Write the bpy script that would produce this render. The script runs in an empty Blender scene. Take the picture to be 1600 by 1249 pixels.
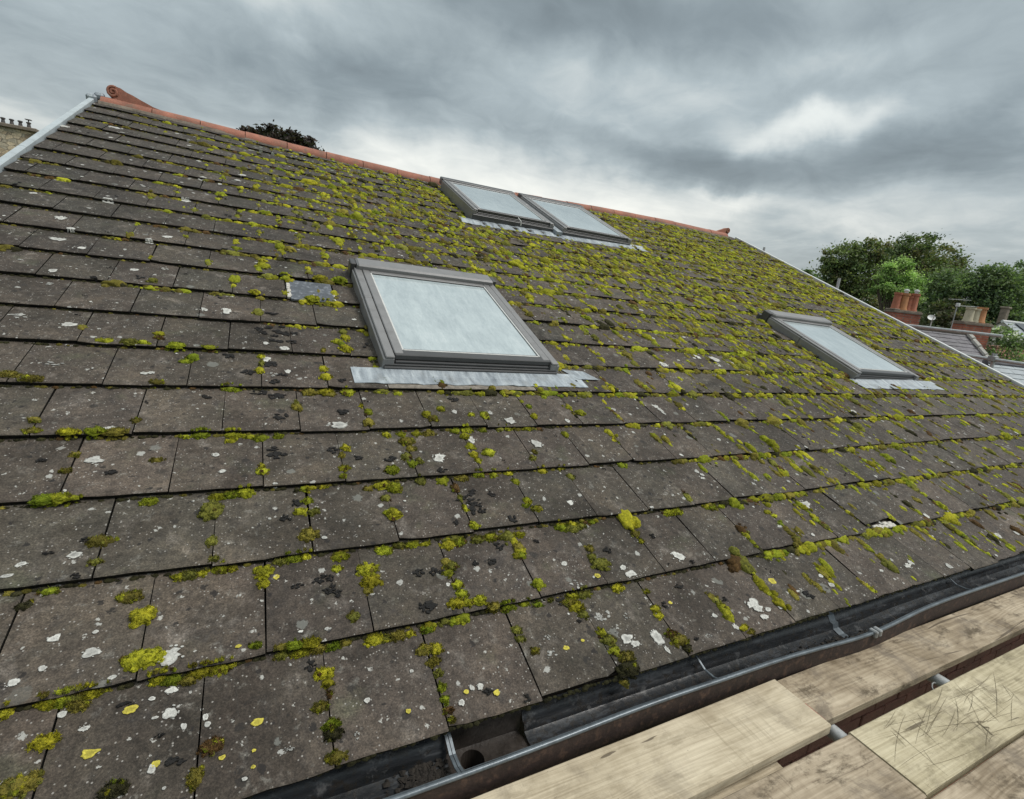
import bpy, bmesh, math, random
import numpy as np
from mathutils import Vector, Matrix, noise as mnoise

SC = bpy.context.scene
COL = SC.collection
R = math.radians

# ------------------------------------------------------------------ camera
cam = bpy.data.cameras.new("camera")
cam.sensor_width = 36.0
cam.lens = 790.925 / 1600 * 36.0
cam.clip_start = 0.05
cam.clip_end = 4000
camo = bpy.data.objects.new("camera", cam)
COL.objects.link(camo)
camo.matrix_world = Matrix(((0.891182, -0.001713, -0.453642, 0.559545),
                            (-0.439534, 0.244220, -0.864388, -1.039468),
                            (0.112269, 0.969718, 0.216892, 1.183783),
                            (0, 0, 0, 1)))
SC.camera = camo

# ------------------------------------------------------------------ world
SUN_EL, SUN_AZ = 56.0, 125.0         # azimuth from +Y towards +X, behind the cloud
world = bpy.data.worlds.new("World")
SC.world = world
world.use_nodes = True


class NT:
    """small helper that writes shader nodes as expressions"""
    def __init__(self, tree):
        self.t = tree
        self.n = tree.nodes
        self.l = tree.links

    def node(self, typ, ins=None, **kw):
        n = self.n.new(typ)
        for k, v in kw.items():
            setattr(n, k, v)
        for k, v in (ins or {}).items():
            s = n.inputs[k]
            if hasattr(v, "is_linked") or isinstance(v, bpy.types.NodeSocket):
                self.l.new(v, s)
            else:
                s.default_value = v
        return n

    def m(self, op, a, b=None, c=None, clamp=False):
        n = self.node("ShaderNodeMath", operation=op, use_clamp=clamp)
        for i, v in enumerate((a, b, c)):
            if v is None:
                continue
            if isinstance(v, bpy.types.NodeSocket):
                self.l.new(v, n.inputs[i])
            else:
                n.inputs[i].default_value = v
        return n.outputs[0]

    def vm(self, op, a, b=None, scale=None):
        n = self.node("ShaderNodeVectorMath", operation=op)
        for i, v in enumerate((a, b)):
            if v is None:
                continue
            if isinstance(v, bpy.types.NodeSocket):
                self.l.new(v, n.inputs[i])
            else:
                n.inputs[i].default_value = v
        if scale is not None:
            n.inputs["Scale"].default_value = scale
        return n.outputs["Value"] if op in ("DOT_PRODUCT", "LENGTH", "DISTANCE") else n.outputs["Vector"]

    def noise(self, vec, scale, detail=4.0, rough=0.55, dist=0.0, color=False):
        n = self.node("ShaderNodeTexNoise", {"Scale": scale, "Detail": detail, "Roughness": rough, "Distortion": dist})
        if vec is not None:
            self.l.new(vec, n.inputs["Vector"])
        return n.outputs["Color" if color else "Fac"]

    def voro(self, vec, scale, rand=1.0, feature="F1"):
        n = self.node("ShaderNodeTexVoronoi", {"Scale": scale, "Randomness": rand}, feature=feature)
        if vec is not None:
            self.l.new(vec, n.inputs["Vector"])
        return n

    def ramp(self, fac, stops, interp="LINEAR"):
        n = self.node("ShaderNodeValToRGB")
        cr = n.color_ramp
        cr.interpolation = interp
        while len(cr.elements) < len(stops):
            cr.elements.new(0.5)
        for e, (p, c) in zip(cr.elements, stops):
            e.position = p
            e.color = (*c, 1) if len(c) == 3 else c
        self.l.new(fac, n.inputs[0])
        return n.outputs[0]

    def step(self, v, lo, hi):
        n = self.node("ShaderNodeMapRange", {"From Min": lo, "From Max": hi, "To Min": 0.0, "To Max": 1.0},
                      interpolation_type="SMOOTHSTEP")
        self.l.new(v, n.inputs["Value"])
        return n.outputs["Result"]

    def mix(self, fac, a, b, mode="MIX"):
        n = self.node("ShaderNodeMix", data_type="RGBA", blend_type=mode, clamp_factor=True)
        for s, v in ((n.inputs[0], fac), (n.inputs[6], a), (n.inputs[7], b)):
            if isinstance(v, bpy.types.NodeSocket):
                self.l.new(v, s)
            elif isinstance(v, (int, float)):
                s.default_value = v
            else:
                s.default_value = (*v, 1) if len(v) == 3 else v
        return n.outputs[2]


def dirv(az, el):
    a, e = R(az), R(el)
    return Vector((math.sin(a) * math.cos(e), math.cos(a) * math.cos(e), math.sin(e)))


def build_world():
    nt = world.node_tree
    for n in list(nt.nodes):
        nt.nodes.remove(n)
    N = NT(nt)
    tc = N.node("ShaderNodeTexCoord").outputs["Generated"]
    sky = N.node("ShaderNodeTexSky", sky_type="NISHITA")
    sky.sun_disc = False
    sky.sun_elevation = R(SUN_EL)
    sky.sun_rotation = R(SUN_AZ)
    sky.air_density = 1.0
    sky.dust_density = 2.0
    # cloud deck: the view direction projected on a flat layer overhead
    sep = N.node("ShaderNodeSeparateXYZ", {"Vector": tc})
    z = N.m("MAXIMUM", sep.outputs[2], 0.0)
    k = N.m("DIVIDE", 1.0, N.m("ADD", z, 0.16))
    comb = N.node("ShaderNodeCombineXYZ", {"X": N.m("MULTIPLY", sep.outputs[0], k), "Y": N.m("MULTIPLY", sep.outputs[1], k), "Z": 3.7})
    q = comb.outputs[0]
    warp = N.noise(q, 1.3, 3, 0.5, 0, color=True)
    wv = N.vm("SUBTRACT", warp, (0.5, 0.5, 0.5))
    wq = N.vm("ADD", q, N.vm("SCALE", wv, scale=0.55))
    n1 = N.noise(wq, 0.75, 7, 0.52, 0.3)
    n2 = N.noise(wq, 2.4, 6, 0.55, 0.4)
    t = N.m("ADD", 0.47, N.m("MULTIPLY", N.m("SUBTRACT", n1, 0.5), 0.85))
    t = N.m("ADD", t, N.m("MULTIPLY", N.m("SUBTRACT", n2, 0.5), 0.34))
    n3 = N.noise(wq, 6.5, 6, 0.6, 0.5)
    t = N.m("ADD", t, N.m("MULTIPLY", N.m("SUBTRACT", n3, 0.5), 0.24))
    # the thicker banks and thinner gaps of this particular deck
    fine = N.noise(tc, 6.5, 5, 0.55, 0.2, color=True)
    coarse = N.noise(tc, 2.6, 3, 0.5, 0, color=True)
    dw = N.vm("ADD", tc, N.vm("ADD", N.vm("SCALE", N.vm("SUBTRACT", fine, (.5, .5, .5)), scale=0.11),
                              N.vm("SCALE", N.vm("SUBTRACT", coarse, (.5, .5, .5)), scale=0.14)))
    lobes = LOBES
    for az, el, sa, se, amp in lobes:
        d0 = dirv(az, el)
        tan = Vector((math.cos(R(az)), -math.sin(R(az)), 0))
        upv = tan.cross(d0) * -1
        if upv.z < 0:
            upv = -upv
        a = N.m("MULTIPLY", N.m("SUBTRACT", N.vm("DOT_PRODUCT", dw, tuple(tan)), d0.dot(tan)), 1 / math.sin(R(sa)))
        b = N.m("MULTIPLY", N.m("SUBTRACT", N.vm("DOT_PRODUCT", dw, tuple(upv)), d0.dot(upv)), 1 / math.sin(R(se)))
        r2 = N.m("ADD", N.m("MULTIPLY", a, a), N.m("MULTIPLY", b, b))
        # only the near side of the sphere
        front = N.step(N.vm("DOT_PRODUCT", tc, tuple(d0)), 0.2, 0.5)
        g = N.m("MULTIPLY", N.m("POWER", 2.718, N.m("MULTIPLY", r2, -1.0)), front)
        t = N.m("ADD", t, N.m("MULTIPLY", g, amp))
    # overcast: the deck gets brighter overhead
    t = N.m("ADD", t, N.m("MULTIPLY", N.step(sep.outputs[2], 0.42, 0.95), 0.34))
    cloud = N.ramp(t, [(0.0, (0.094, 0.114, 0.124)), (0.25, (0.150, 0.180, 0.194)), (0.5, (0.240, 0.278, 0.292)),
                       (0.75, (0.380, 0.408, 0.405)), (1.0, (0.50, 0.520, 0.500))])
    # warm tint in the band near the horizon
    hz = N.m("SUBTRACT", 1.0, N.step(sep.outputs[2], 0.05, 0.32))
    cloud = N.mix(N.m("MULTIPLY", hz, 0.5), cloud, N.mix(1.0, cloud, (1.10, 1.0, 0.92), "MULTIPLY"))
    bg1 = N.node("ShaderNodeBackground", {"Color": sky.outputs[0], "Strength": 0.05})
    bg2 = N.node("ShaderNodeBackground", {"Color": cloud, "Strength": 1.0})
    mixs = N.node("ShaderNodeMixShader", {"Fac": 0.93, 1: bg1.outputs[0], 2: bg2.outputs[0]})
    out = N.node("ShaderNodeOutputWorld", {"Surface": mixs.outputs[0]})


LOBES = [(54.9, 18.0, 6.5, 1.4, .46), (47.9, 10.8, 4.0, 0.9, .38), (19.0, 9.5, 17.0, 4.6, .44), (1.6, 21.5, 5.5, 2.2, .28),
         (57.5, 10.3, 11.0, 2.2, .20), (41.7, 20.5, 5.0, 2.9, .24), (53.0, 22.3, 5.5, 1.4, .22), (31.0, 20.0, 6.0, 2.6, .16),
         (45.0, 13.6, 12.0, 2.0, -.24), (64.0, 15.5, 7.0, 2.4, -.22), (36.0, 26.5, 13.0, 3.2, -.24), (-11.3, 15.2, 6.6, 3.4, -.06),
         (9.0, 16.5, 12.0, 3.2, -.18), (60.0, 25.0, 9.0, 2.6, -.10), (38.0, 8.5, 9.0, 3.4, .30), (2.0, 17.0, 16.0, 5.0, -.14), (27.0, 26.0, 10.0, 4.0, -.10), (49.0, 17.0, 5.0, 1.3, .18), (36.0, 16.0, 4.0, 1.6, .16), (43.0, 17.5, 2.5, 1.2, -.12), (29.0, 15.0, 4.0, 1.2, -.12), (-14.0, 9.0, 6.0, 3.0, .12)]
build_world()

# ------------------------------------------------------------------ sun through the cloud, exposure
sun = bpy.data.lights.new("sun", "SUN")
sun.energy = 1.3
sun.angle = R(24)
sun.color = (1.0, 0.965, 0.92)
suno = bpy.data.objects.new("sun", sun)
COL.objects.link(suno)
suno.rotation_euler = dirv(SUN_AZ, SUN_EL).to_track_quat("Z", "Y").to_euler()
SC.view_settings.view_transform = "Standard"
SC.view_settings.look = "None"
SC.view_settings.gamma = 1.0
SC.view_settings.exposure = 0.95
SC.view_settings.use_curve_mapping = False
SC.render.engine = "CYCLES"

# ------------------------------------------------------------------ roof frame of reference
TH = R(21.7)
CT, ST = math.cos(TH), math.sin(TH)
W, G, TS = 0.295, 0.328, 0.022        # tile cover width, gauge, step from course to course
X0, X1 = -1.02, 9.30                  # verges
NC = 22                               # courses
GROUND = -5.6
SAGU = np.array([-1.2, -.8, 0, .8, 1.7, 3.0, 4.3, 5.8, 7.5, 9.4])
SAGN = np.array([.03, .028, 0, -.034, -.066, -.098, -.062, -.016, .012, .0])


def sag(u, v):
    s = np.clip(np.asarray(v, float) / 7.1, 0, 1) ** 1.4
    return np.interp(u, SAGU, SAGN) * s


def P(u, v, n=0.0):
    n = n + sag(u, v)
    u = np.asarray(u, float)
    v = np.asarray(v, float)
    return np.stack(np.broadcast_arrays(u, v * CT - n * ST, v * ST + n * CT), -1)


def tile_n(v):
    """height of the tile faces over the plane through the course noses"""
    f = v / G
    return -TS * (f - np.floor(f))


# ------------------------------------------------------------------ mesh helpers
def box_template():
    V, key = [], {}
    for i in range(8):
        s = [(i >> k) & 1 for k in range(3)]
        for ax in range(3):
            key[(i, ax)] = len(V)
            V.append((s, ax))
    F = []
    for ax in range(3):
        for sd in (0, 1):
            o = [k for k in range(3) if k != ax]
            idx = []
            for a, b in ((0, 0), (1, 0), (1, 1), (0, 1)):
                s = [0, 0, 0]
                s[ax] = sd
                s[o[0]] = a
                s[o[1]] = b
                i = s[0] + 2 * s[1] + 4 * s[2]
                idx.append(key[(i, ax)])
            flip = (sd == 0) != (ax == 1)
            F.append(idx[::-1] if flip else idx)
    for ax in range(3):           # edges along axis ax
        o = [k for k in range(3) if k != ax]
        for a in (0, 1):
            for b in (0, 1):
                s0, s1 = [0, 0, 0], [0, 0, 0]
                s0[o[0]] = s1[o[0]] = a
                s0[o[1]] = s1[o[1]] = b
                s1[ax] = 1
                i0 = s0[0] + 2 * s0[1] + 4 * s0[2]
                i1 = s1[0] + 2 * s1[1] + 4 * s1[2]
                F.append([key[(i0, o[0])], key[(i1, o[0])], key[(i1, o[1])], key[(i0, o[1])]])
    for i in range(8):
        F.append([key[(i, 0)], key[(i, 1)], key[(i, 2)]])
    return V, F


BT = box_template()


class MB:
    def __init__(self):
        self.v, self.f, self.mi, self.c = [], [], [], []

    def add(self, verts, faces, mi=0, col=None):
        b = len(self.v)
        self.v.extend([tuple(map(float, p)) for p in verts])
        self.f.extend([[b + i for i in f] for f in faces])
        self.mi.extend([mi] * len(faces))
        if col is not None:
            self.c.extend([col] * len(verts))
        return self

    def box(self, lo, hi, bev=0.003, fn=None, mi=0, col=None):
        lo, hi = np.minimum(lo, hi).astype(float), np.maximum(lo, hi).astype(float)
        bev = min(bev, 0.45 * float((hi - lo).min()))
        vs = []
        for s, ax in BT[0]:
            p = [hi[k] if s[k] else lo[k] for k in range(3)]
            for k in range(3):
                if k != ax:
                    p[k] += -bev if s[k] else bev
            vs.append(p)
        vs = np.array(vs)
        if fn is not None:
            vs = fn(vs[:, 0], vs[:, 1], vs[:, 2])
        return self.add(vs, BT[1], mi, col)

    def tube(self, pts, r, seg=10, caps=True, mi=0, col=None):
        pts = [Vector(p) for p in pts]
        rs = r if isinstance(r, (list, tuple)) else [r] * len(pts)
        vs, fs = [], []
        prev = None
        for i, p in enumerate(pts):
            d = (pts[min(i + 1, len(pts) - 1)] - pts[max(i - 1, 0)]).normalized()
            a = prev if prev is not None else (Vector((0, 0, 1)) if abs(d.z) < .9 else Vector((1, 0, 0)))
            x = (a - d * a.dot(d)).normalized()
            prev = x
            y = d.cross(x)
            for k in range(seg):
                t = 2 * math.pi * k / seg
                vs.append(p + (x * math.cos(t) + y * math.sin(t)) * rs[i])
        for i in range(len(pts) - 1):
            for k in range(seg):
                k2 = (k + 1) % seg
                fs.append([i * seg + k, i * seg + k2, (i + 1) * seg + k2, (i + 1) * seg + k])
        if caps:
            fs.append(list(range(seg))[::-1])
            fs.append([(len(pts) - 1) * seg + k for k in range(seg)])
        return self.add(vs, fs, mi, col)

    def lathe(self, base, prof, seg=14, mi=0, cap_top=False):
        vs, fs = [], []
        for (r, z) in prof:
            for k in range(seg):
                t = 2 * math.pi * k / seg
                vs.append((base[0] + r * math.cos(t), base[1] + r * math.sin(t), base[2] + z))
        for i in range(len(prof) - 1):
            for k in range(seg):
                k2 = (k + 1) % seg
                fs.append([i * seg + k, i * seg + k2, (i + 1) * seg + k2, (i + 1) * seg + k])
        if cap_top:
            fs.append([(len(prof) - 1) * seg + k for k in range(seg)])
        return self.add(vs, fs, mi)

    def sweep(self, stations, closed=False, mi=0):
        """stations: list of equal-length point lists"""
        n = len(stations[0])
        vs = [p for s in stations for p in s]
        fs = []
        for i in range(len(stations) - 1):
            for k in range(n if closed else n - 1):
                k2 = (k + 1) % n
                fs.append([i * n + k, (i + 1) * n + k, (i + 1) * n + k2, i * n + k2])
        return self.add(vs, fs, mi)

    def prism(self, poly, d, mi=0):
        """closed polygon (3D points, planar) extruded by vector d"""
        n = len(poly)
        a = [Vector(p) for p in poly]
        b = [p + Vector(d) for p in a]
        fs = [list(range(n))[::-1], [n + k for k in range(n)]]
        fs += [[k, (k + 1) % n, n + (k + 1) % n, n + k] for k in range(n)]
        return self.add(a + b, fs, mi)

    def mesh(self, name, mats):
        me = bpy.data.meshes.new(name)
        me.from_pydata(self.v, [], self.f)
        for m in (mats if isinstance(mats, (list, tuple)) else [mats]):
            me.materials.append(m)
        if any(self.mi):
            me.polygons.foreach_set("material_index", self.mi)
        if self.c:
            a = me.color_attributes.new("tint", "FLOAT_COLOR", "POINT")
            a.data.foreach_set("color", np.array([(*c, 1.0) for c in self.c], np.float32).ravel())
        bm = bmesh.new()
        bm.from_mesh(me)
        bmesh.ops.recalc_face_normals(bm, faces=bm.faces)
        bm.to_mesh(me)
        bm.free()
        return me

    def build(self, name, mats, parent=None, smooth=None, **props):
        me = self.mesh(name, mats)
        if smooth is not None:
            me.polygons.foreach_set("use_smooth", [True] * len(me.polygons))
            try:
                me.set_sharp_from_angle(angle=R(smooth))
            except Exception:
                pass
        return link(name, me, parent, **props)


def link(name, me, parent=None, **props):
    o = bpy.data.objects.new(name, me)
    COL.objects.link(o)
    if parent is not None:
        o.parent = parent
    for k, v in props.items():
        o[k] = v
    return o


def thing(name, label, category, group=None):
    o = bpy.data.objects.new(name, None)
    o.empty_display_size = 0.2
    COL.objects.link(o)
    o["label"] = label
    o["category"] = category
    if group:
        o["group"] = group
    return o


def big_mesh(name, V, F, mat, tint=None, smooth=True):
    """numpy triangles or quads to a mesh"""
    me = bpy.data.meshes.new(name)
    n = F.shape[1]
    me.vertices.add(len(V))
    me.vertices.foreach_set("co", V.astype(np.float32).ravel())
    me.loops.add(F.size)
    me.loops.foreach_set("vertex_index", F.astype(np.int32).ravel())
    me.polygons.add(len(F))
    me.polygons.foreach_set("loop_start", np.arange(0, F.size, n, dtype=np.int32))
    me.polygons.foreach_set("loop_total", np.full(len(F), n, np.int32))
    me.polygons.foreach_set("use_smooth", np.full(len(F), smooth))
    me.materials.append(mat)
    if tint is not None:
        a = me.color_attributes.new("tint", "FLOAT_COLOR", "POINT")
        c = np.ones((len(V), 4), np.float32)
        c[:, :3] = tint
        a.data.foreach_set("color", c.ravel())
    me.update(calc_edges=True)
    me.validate()
    return me


# ------------------------------------------------------------------ materials
def mat(name, fn):
    m = bpy.data.materials.new(name)
    m.use_nodes = True
    nt = m.node_tree
    for n in list(nt.nodes):
        nt.nodes.remove(n)
    N = NT(nt)
    b = N.node("ShaderNodeBsdfPrincipled")
    o = N.node("ShaderNodeOutputMaterial", {"Surface": b.outputs[0]})
    fn(N, b)
    return m


def setc(N, b, key, v):
    if isinstance(v, bpy.types.NodeSocket):
        N.l.new(v, b.inputs[key])
    elif isinstance(v, (tuple, list)):
        b.inputs[key].default_value = (*v, 1) if len(v) == 3 else v
    else:
        b.inputs[key].default_value = v


def bump(N, b, h, strength=0.4, dist=0.01):
    n = N.node("ShaderNodeBump", {"Strength": strength, "Distance": dist, "Height": h})
    N.l.new(n.outputs[0], b.inputs["Normal"])


def weathered(name, col, rough=0.6, var=0.35, scale=4.0, metal=0.0, grain=60, dirt=None, dirt_amt=0.4, bmp=0.15, spec=0.5):
    def fn(N, b):
        pos = N.node("ShaderNodeNewGeometry").outputs["Position"]
        n1 = N.noise(pos, scale, 5, 0.6)
        n2 = N.noise(pos, grain, 4, 0.6)
        c = N.mix(1.0, col, N.ramp(n1, [(0.25, (1 - var,) * 3), (0.75, (1 + var,) * 3)]), "MULTIPLY")
        c = N.mix(1.0, c, N.ramp(n2, [(0.3, (1 - var * .6,) * 3), (0.7, (1 + var * .6,) * 3)]), "MULTIPLY")
        if dirt is not None:
            c = N.mix(N.m("MULTIPLY", N.step(N.noise(pos, scale * 2.3, 6, 0.65), 0.5, 0.68), dirt_amt), c, dirt)
        setc(N, b, "Base Color", c)
        setc(N, b, "Metallic", metal)
        setc(N, b, "Specular IOR Level", spec)
        setc(N, b, "Roughness", N.m("ADD", rough - 0.1, N.m("MULTIPLY", n1, 0.2)))
        bump(N, b, n2, bmp, 0.004)
    return mat(name, fn)


def fn_tile(N, b):
    pos = N.node("ShaderNodeNewGeometry").outputs["Position"]
    rnd = N.m("FRACT", N.m("ADD", N.node("ShaderNodeObjectInfo").outputs["Random"],
                           N.node("ShaderNodeAttribute", attribute_name="rnd").outputs["Fac"]))
    rnd2 = N.m("FRACT", N.m("MULTIPLY", rnd, 17.31))
    big = N.noise(pos, 1.1, 3, 0.5)
    mid = N.noise(pos, 6.5, 5, 0.62)
    hue = N.m("ADD", N.m("MULTIPLY", rnd, 0.55), N.m("MULTIPLY", mid, 0.5))
    c = N.ramp(hue, [(0.12, (0.080, 0.078, 0.066)), (0.38, (0.103, 0.090, 0.075)), (0.6, (0.112, 0.093, 0.080)), (0.88, (0.090, 0.079, 0.070))])
    # per-tile value
    c = N.mix(1.0, c, N.ramp(rnd2, [(0.0, (0.86,) * 3), (0.7, (1.02,) * 3), (1.0, (1.14,) * 3)]), "MULTIPLY")
    c = N.mix(1.0, c, N.ramp(big, [(0.3, (0.78,) * 3), (0.7, (1.22,) * 3)]), "MULTIPLY")
    # blackened by algae towards the ridge on the left
    sx = N.node("ShaderNodeSeparateXYZ", {"Vector": pos})
    blk = N.m("MULTIPLY", N.step(N.m("ADD", sx.outputs[1], N.m("MULTIPLY", big, 1.5)), 2.2, 4.6), N.m("SUBTRACT", 1.0, N.step(sx.outputs[0], 0.6, 3.0)))
    c = N.mix(N.m("MULTIPLY", blk, 0.42), c, (0.040, 0.039, 0.035))
    c = N.mix(1.0, c, (0.675, 0.645, 0.60), "MULTIPLY")
    # worn paler stains and green algae film
    st = N.noise(pos, 9.0, 6, 0.66, 0.4)
    c = N.mix(N.m("MULTIPLY", N.step(st, 0.54, 0.74), 0.62), c, (0.195, 0.172, 0.150))
    al = N.noise(N.vm("ADD", pos, (7.3, 1.1, 2.2)), 5.0, 5, 0.6)
    c = N.mix(N.m("MULTIPLY", N.step(al, 0.56, 0.75), 0.42), c, (0.085, 0.095, 0.055))
    dk = N.noise(N.vm("ADD", pos, (2.7, 9.1, 5.2)), 12.0, 5, 0.65, 0.5)
    c = N.mix(N.m("MULTIPLY", N.step(dk, 0.54, 0.72), 0.62), c, (0.042, 0.038, 0.036))
    wk = N.noise(N.vm("ADD", pos, (4.4, 8.8, .3)), 3.1, 6, 0.68, 0.6)
    c = N.mix(1.0, c, N.ramp(wk, [(0.32, (0.50, 0.48, 0.45)), (0.5, (1.0, 1.0, 1.0)), (0.68, (1.42, 1.38, 1.30))]), "MULTIPLY")
    run = N.noise(N.node("ShaderNodeMapping", {"Vector": pos, "Scale": (34.0, 5.0, 5.0)}).outputs[0], 1.0, 5, 0.65, 0.4)
    c = N.mix(N.m("MULTIPLY", N.step(run, 0.55, 0.72), 0.45), c, (0.045, 0.041, 0.036))
    bl = N.noise(N.vm("ADD", pos, (1.4, 3.8, 7.3)), 24.0, 6, 0.72, 0.3)
    c = N.mix(N.m("MULTIPLY", N.step(bl, 0.57, 0.70), 0.5), c, (0.215, 0.205, 0.18))
    # sand grain
    g1 = N.noise(pos, 190.0, 4, 0.8)
    g2 = N.noise(pos, 42.0, 5, 0.72)
    c = N.mix(1.0, c, N.ramp(g1, [(0.30, (0.40,) * 3), (0.5, (0.95,) * 3), (0.72, (1.9,) * 3)]), "MULTIPLY")
    c = N.mix(1.0, c, N.ramp(g2, [(0.3, (0.60,) * 3), (0.7, (1.40,) * 3)]), "MULTIPLY")
    # exposed pale aggregate
    v1 = N.voro(pos, 105.0)
    pick = N.node("ShaderNodeSeparateColor", {"Color": v1.outputs["Color"]}).outputs[0]
    dot = N.m("MULTIPLY", N.m("SUBTRACT", 1.0, N.step(v1.outputs["Distance"], 0.16, 0.30)), N.step(pick, 0.78, 0.82))
    c = N.mix(N.m("MULTIPLY", dot, 0.75), c, (0.36, 0.34, 0.31))
    # crust lichen specks, white and black
    wp = N.vm("ADD", pos, N.vm("SCALE", N.vm("SUBTRACT", N.noise(pos, 70, 4, .7, 0, True), (.5, .5, .5)), scale=0.034))
    for sc, thr, r, col, amt in ((43.0, 0.86, 0.20, (0.44, 0.435, 0.40), 0.85), (21.0, 0.90, 0.19, (0.42, 0.42, 0.39), 0.8), (13.0, 0.92, 0.24, (0.20, 0.205, 0.185), 0.6),
                                 (33.0, 0.84, 0.25, (0.018, 0.016, 0.015), 0.85), (15.0, 0.88, 0.22, (0.022, 0.020, 0.018), 0.75)):
        v = N.voro(N.vm("ADD", wp, (sc, sc * .3, 0)), sc)
        s = N.node("ShaderNodeSeparateColor", {"Color": v.outputs["Color"]})
        rr = N.m("MULTIPLY", N.m("ADD", s.outputs[1], 0.5), r)
        edge = N.m("SUBTRACT", rr, v.outputs["Distance"])
        c = N.mix(N.m("MULTIPLY", N.m("MULTIPLY", N.step(edge, 0.0, 0.05), N.step(s.outputs[0], thr, thr + .02)), amt), c, col)
    setc(N, b, "Base Color", c)
    setc(N, b, "Roughness", N.m("ADD", 0.72, N.m("MULTIPLY", mid, 0.2)))
    setc(N, b, "Specular IOR Level", 0.35)
    bump(N, b, N.m("ADD", g1, N.m("MULTIPLY", g2, 1.4)), 0.55, 0.0035)


M_TILE = mat("concrete_tile", fn_tile)
M_EDGE = weathered("tile_nose_grime_shade", (0.016, 0.015, 0.013), 0.95, 0.6, 20, 0, 160, (0.035, 0.036, 0.018), 0.5, 0.6, 0.1)  # grime plus the shadow of the course step, both put into the nose colour
M_PALETILE = weathered("fresh_concrete", (0.20, 0.175, 0.145), 0.85, 0.45, 30, 0, 260, (0.1, .085, .07), 0.5, 0.6)


def fn_moss(N, b):
    pos = N.node("ShaderNodeNewGeometry").outputs["Position"]
    t = N.node("ShaderNodeAttribute", attribute_name="tint").outputs["Color"]
    n1 = N.noise(pos, 260, 3, 0.75)
    n2 = N.noise(pos, 70, 4, 0.65)
    c = N.mix(1.0, t, N.ramp(n1, [(0.3, (0.45, 0.47, 0.5)), (0.5, (1, 1, 1)), (0.72, (1.55, 1.5, 1.3))]), "MULTIPLY")
    c = N.mix(1.0, c, N.ramp(n2, [(0.3, (0.6, 0.62, 0.7)), (0.68, (1.3, 1.25, 1.1))]), "MULTIPLY")
    setc(N, b, "Base Color", c)
    setc(N, b, "Roughness", 0.95)
    setc(N, b, "Specular IOR Level", 0.15)
    bump(N, b, N.m("ADD", n1, n2), 0.9, 0.006)


M_MOSS = mat("moss", fn_moss)


def fn_lichen(N, b):
    pos = N.node("ShaderNodeNewGeometry").outputs["Position"]
    t = N.node("ShaderNodeAttribute", attribute_name="tint").outputs["Color"]
    n1 = N.noise(pos, 320, 3, 0.7)
    n2 = N.noise(pos, 90, 3, 0.6)
    c = N.mix(1.0, t, N.ramp(n1, [(0.3, (0.7,) * 3), (0.7, (1.2,) * 3)]), "MULTIPLY")
    c = N.mix(1.0, c, N.ramp(n2, [(0.3, (0.75,) * 3), (0.6, (1.1,) * 3)]), "MULTIPLY")
    setc(N, b, "Base Color", c)
    setc(N, b, "Roughness", 0.9)
    bump(N, b, n1, 0.5, 0.002)


M_LICHEN = mat("lichen", fn_lichen)
M_TERRA = weathered("terracotta", (0.315, 0.130, 0.086), 0.8, 0.38, 5, 0, 90, (0.17, 0.125, 0.09), 0.6, 0.3)
M_VERGE = weathered("grey_verge_trim", (0.42, 0.47, 0.49), 0.45, 0.12, 5, 0, 80, (0.25, 0.27, 0.27), 0.4, 0.05)
M_FRAME = weathered("grey_aluminium", (0.235, 0.232, 0.230), 0.42, 0.12, 6, 0.25, 150, (0.15, 0.145, 0.14), 0.35, 0.05)
M_SASH = weathered("dark_aluminium", (0.075, 0.075, 0.076), 0.42, 0.12, 6, 0.25, 150, (0.07, 0.07, 0.065), 0.4, 0.05)
M_GAP = weathered("black_gasket", (0.018, 0.018, 0.018), 0.7, 0.2, 8)
M_BEAD = weathered("pale_glazing_bead", (0.56, 0.56, 0.54), 0.5, 0.12, 12)


def fn_glass(N, b):
    pos = N.node("ShaderNodeNewGeometry").outputs["Position"]
    tc = N.node("ShaderNodeTexCoord").outputs["Generated"]
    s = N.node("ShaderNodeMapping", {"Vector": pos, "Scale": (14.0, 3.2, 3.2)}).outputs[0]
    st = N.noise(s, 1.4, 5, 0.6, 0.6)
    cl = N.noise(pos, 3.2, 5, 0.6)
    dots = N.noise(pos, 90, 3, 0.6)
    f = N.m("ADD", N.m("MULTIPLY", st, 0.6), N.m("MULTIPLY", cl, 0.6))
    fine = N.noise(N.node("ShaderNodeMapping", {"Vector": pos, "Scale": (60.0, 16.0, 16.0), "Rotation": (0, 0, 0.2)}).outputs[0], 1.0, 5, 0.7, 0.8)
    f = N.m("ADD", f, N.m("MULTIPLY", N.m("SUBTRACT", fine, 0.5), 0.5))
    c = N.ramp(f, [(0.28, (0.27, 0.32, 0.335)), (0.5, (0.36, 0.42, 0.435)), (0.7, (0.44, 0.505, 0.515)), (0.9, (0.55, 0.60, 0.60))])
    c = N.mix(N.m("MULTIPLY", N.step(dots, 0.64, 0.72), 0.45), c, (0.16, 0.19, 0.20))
    setc(N, b, "Base Color", c)
    setc(N, b, "Roughness", N.m("ADD", 0.04, N.m("MULTIPLY", st, 0.16)))
    setc(N, b, "Specular IOR Level", 0.75)
    setc(N, b, "Coat Weight", 0.6)
    setc(N, b, "Coat Roughness", 0.03)


M_GLASS = mat("misted_sky_tint_glass", fn_glass)  # pale blue base colour carries sky reflection along with the dirt film


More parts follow.
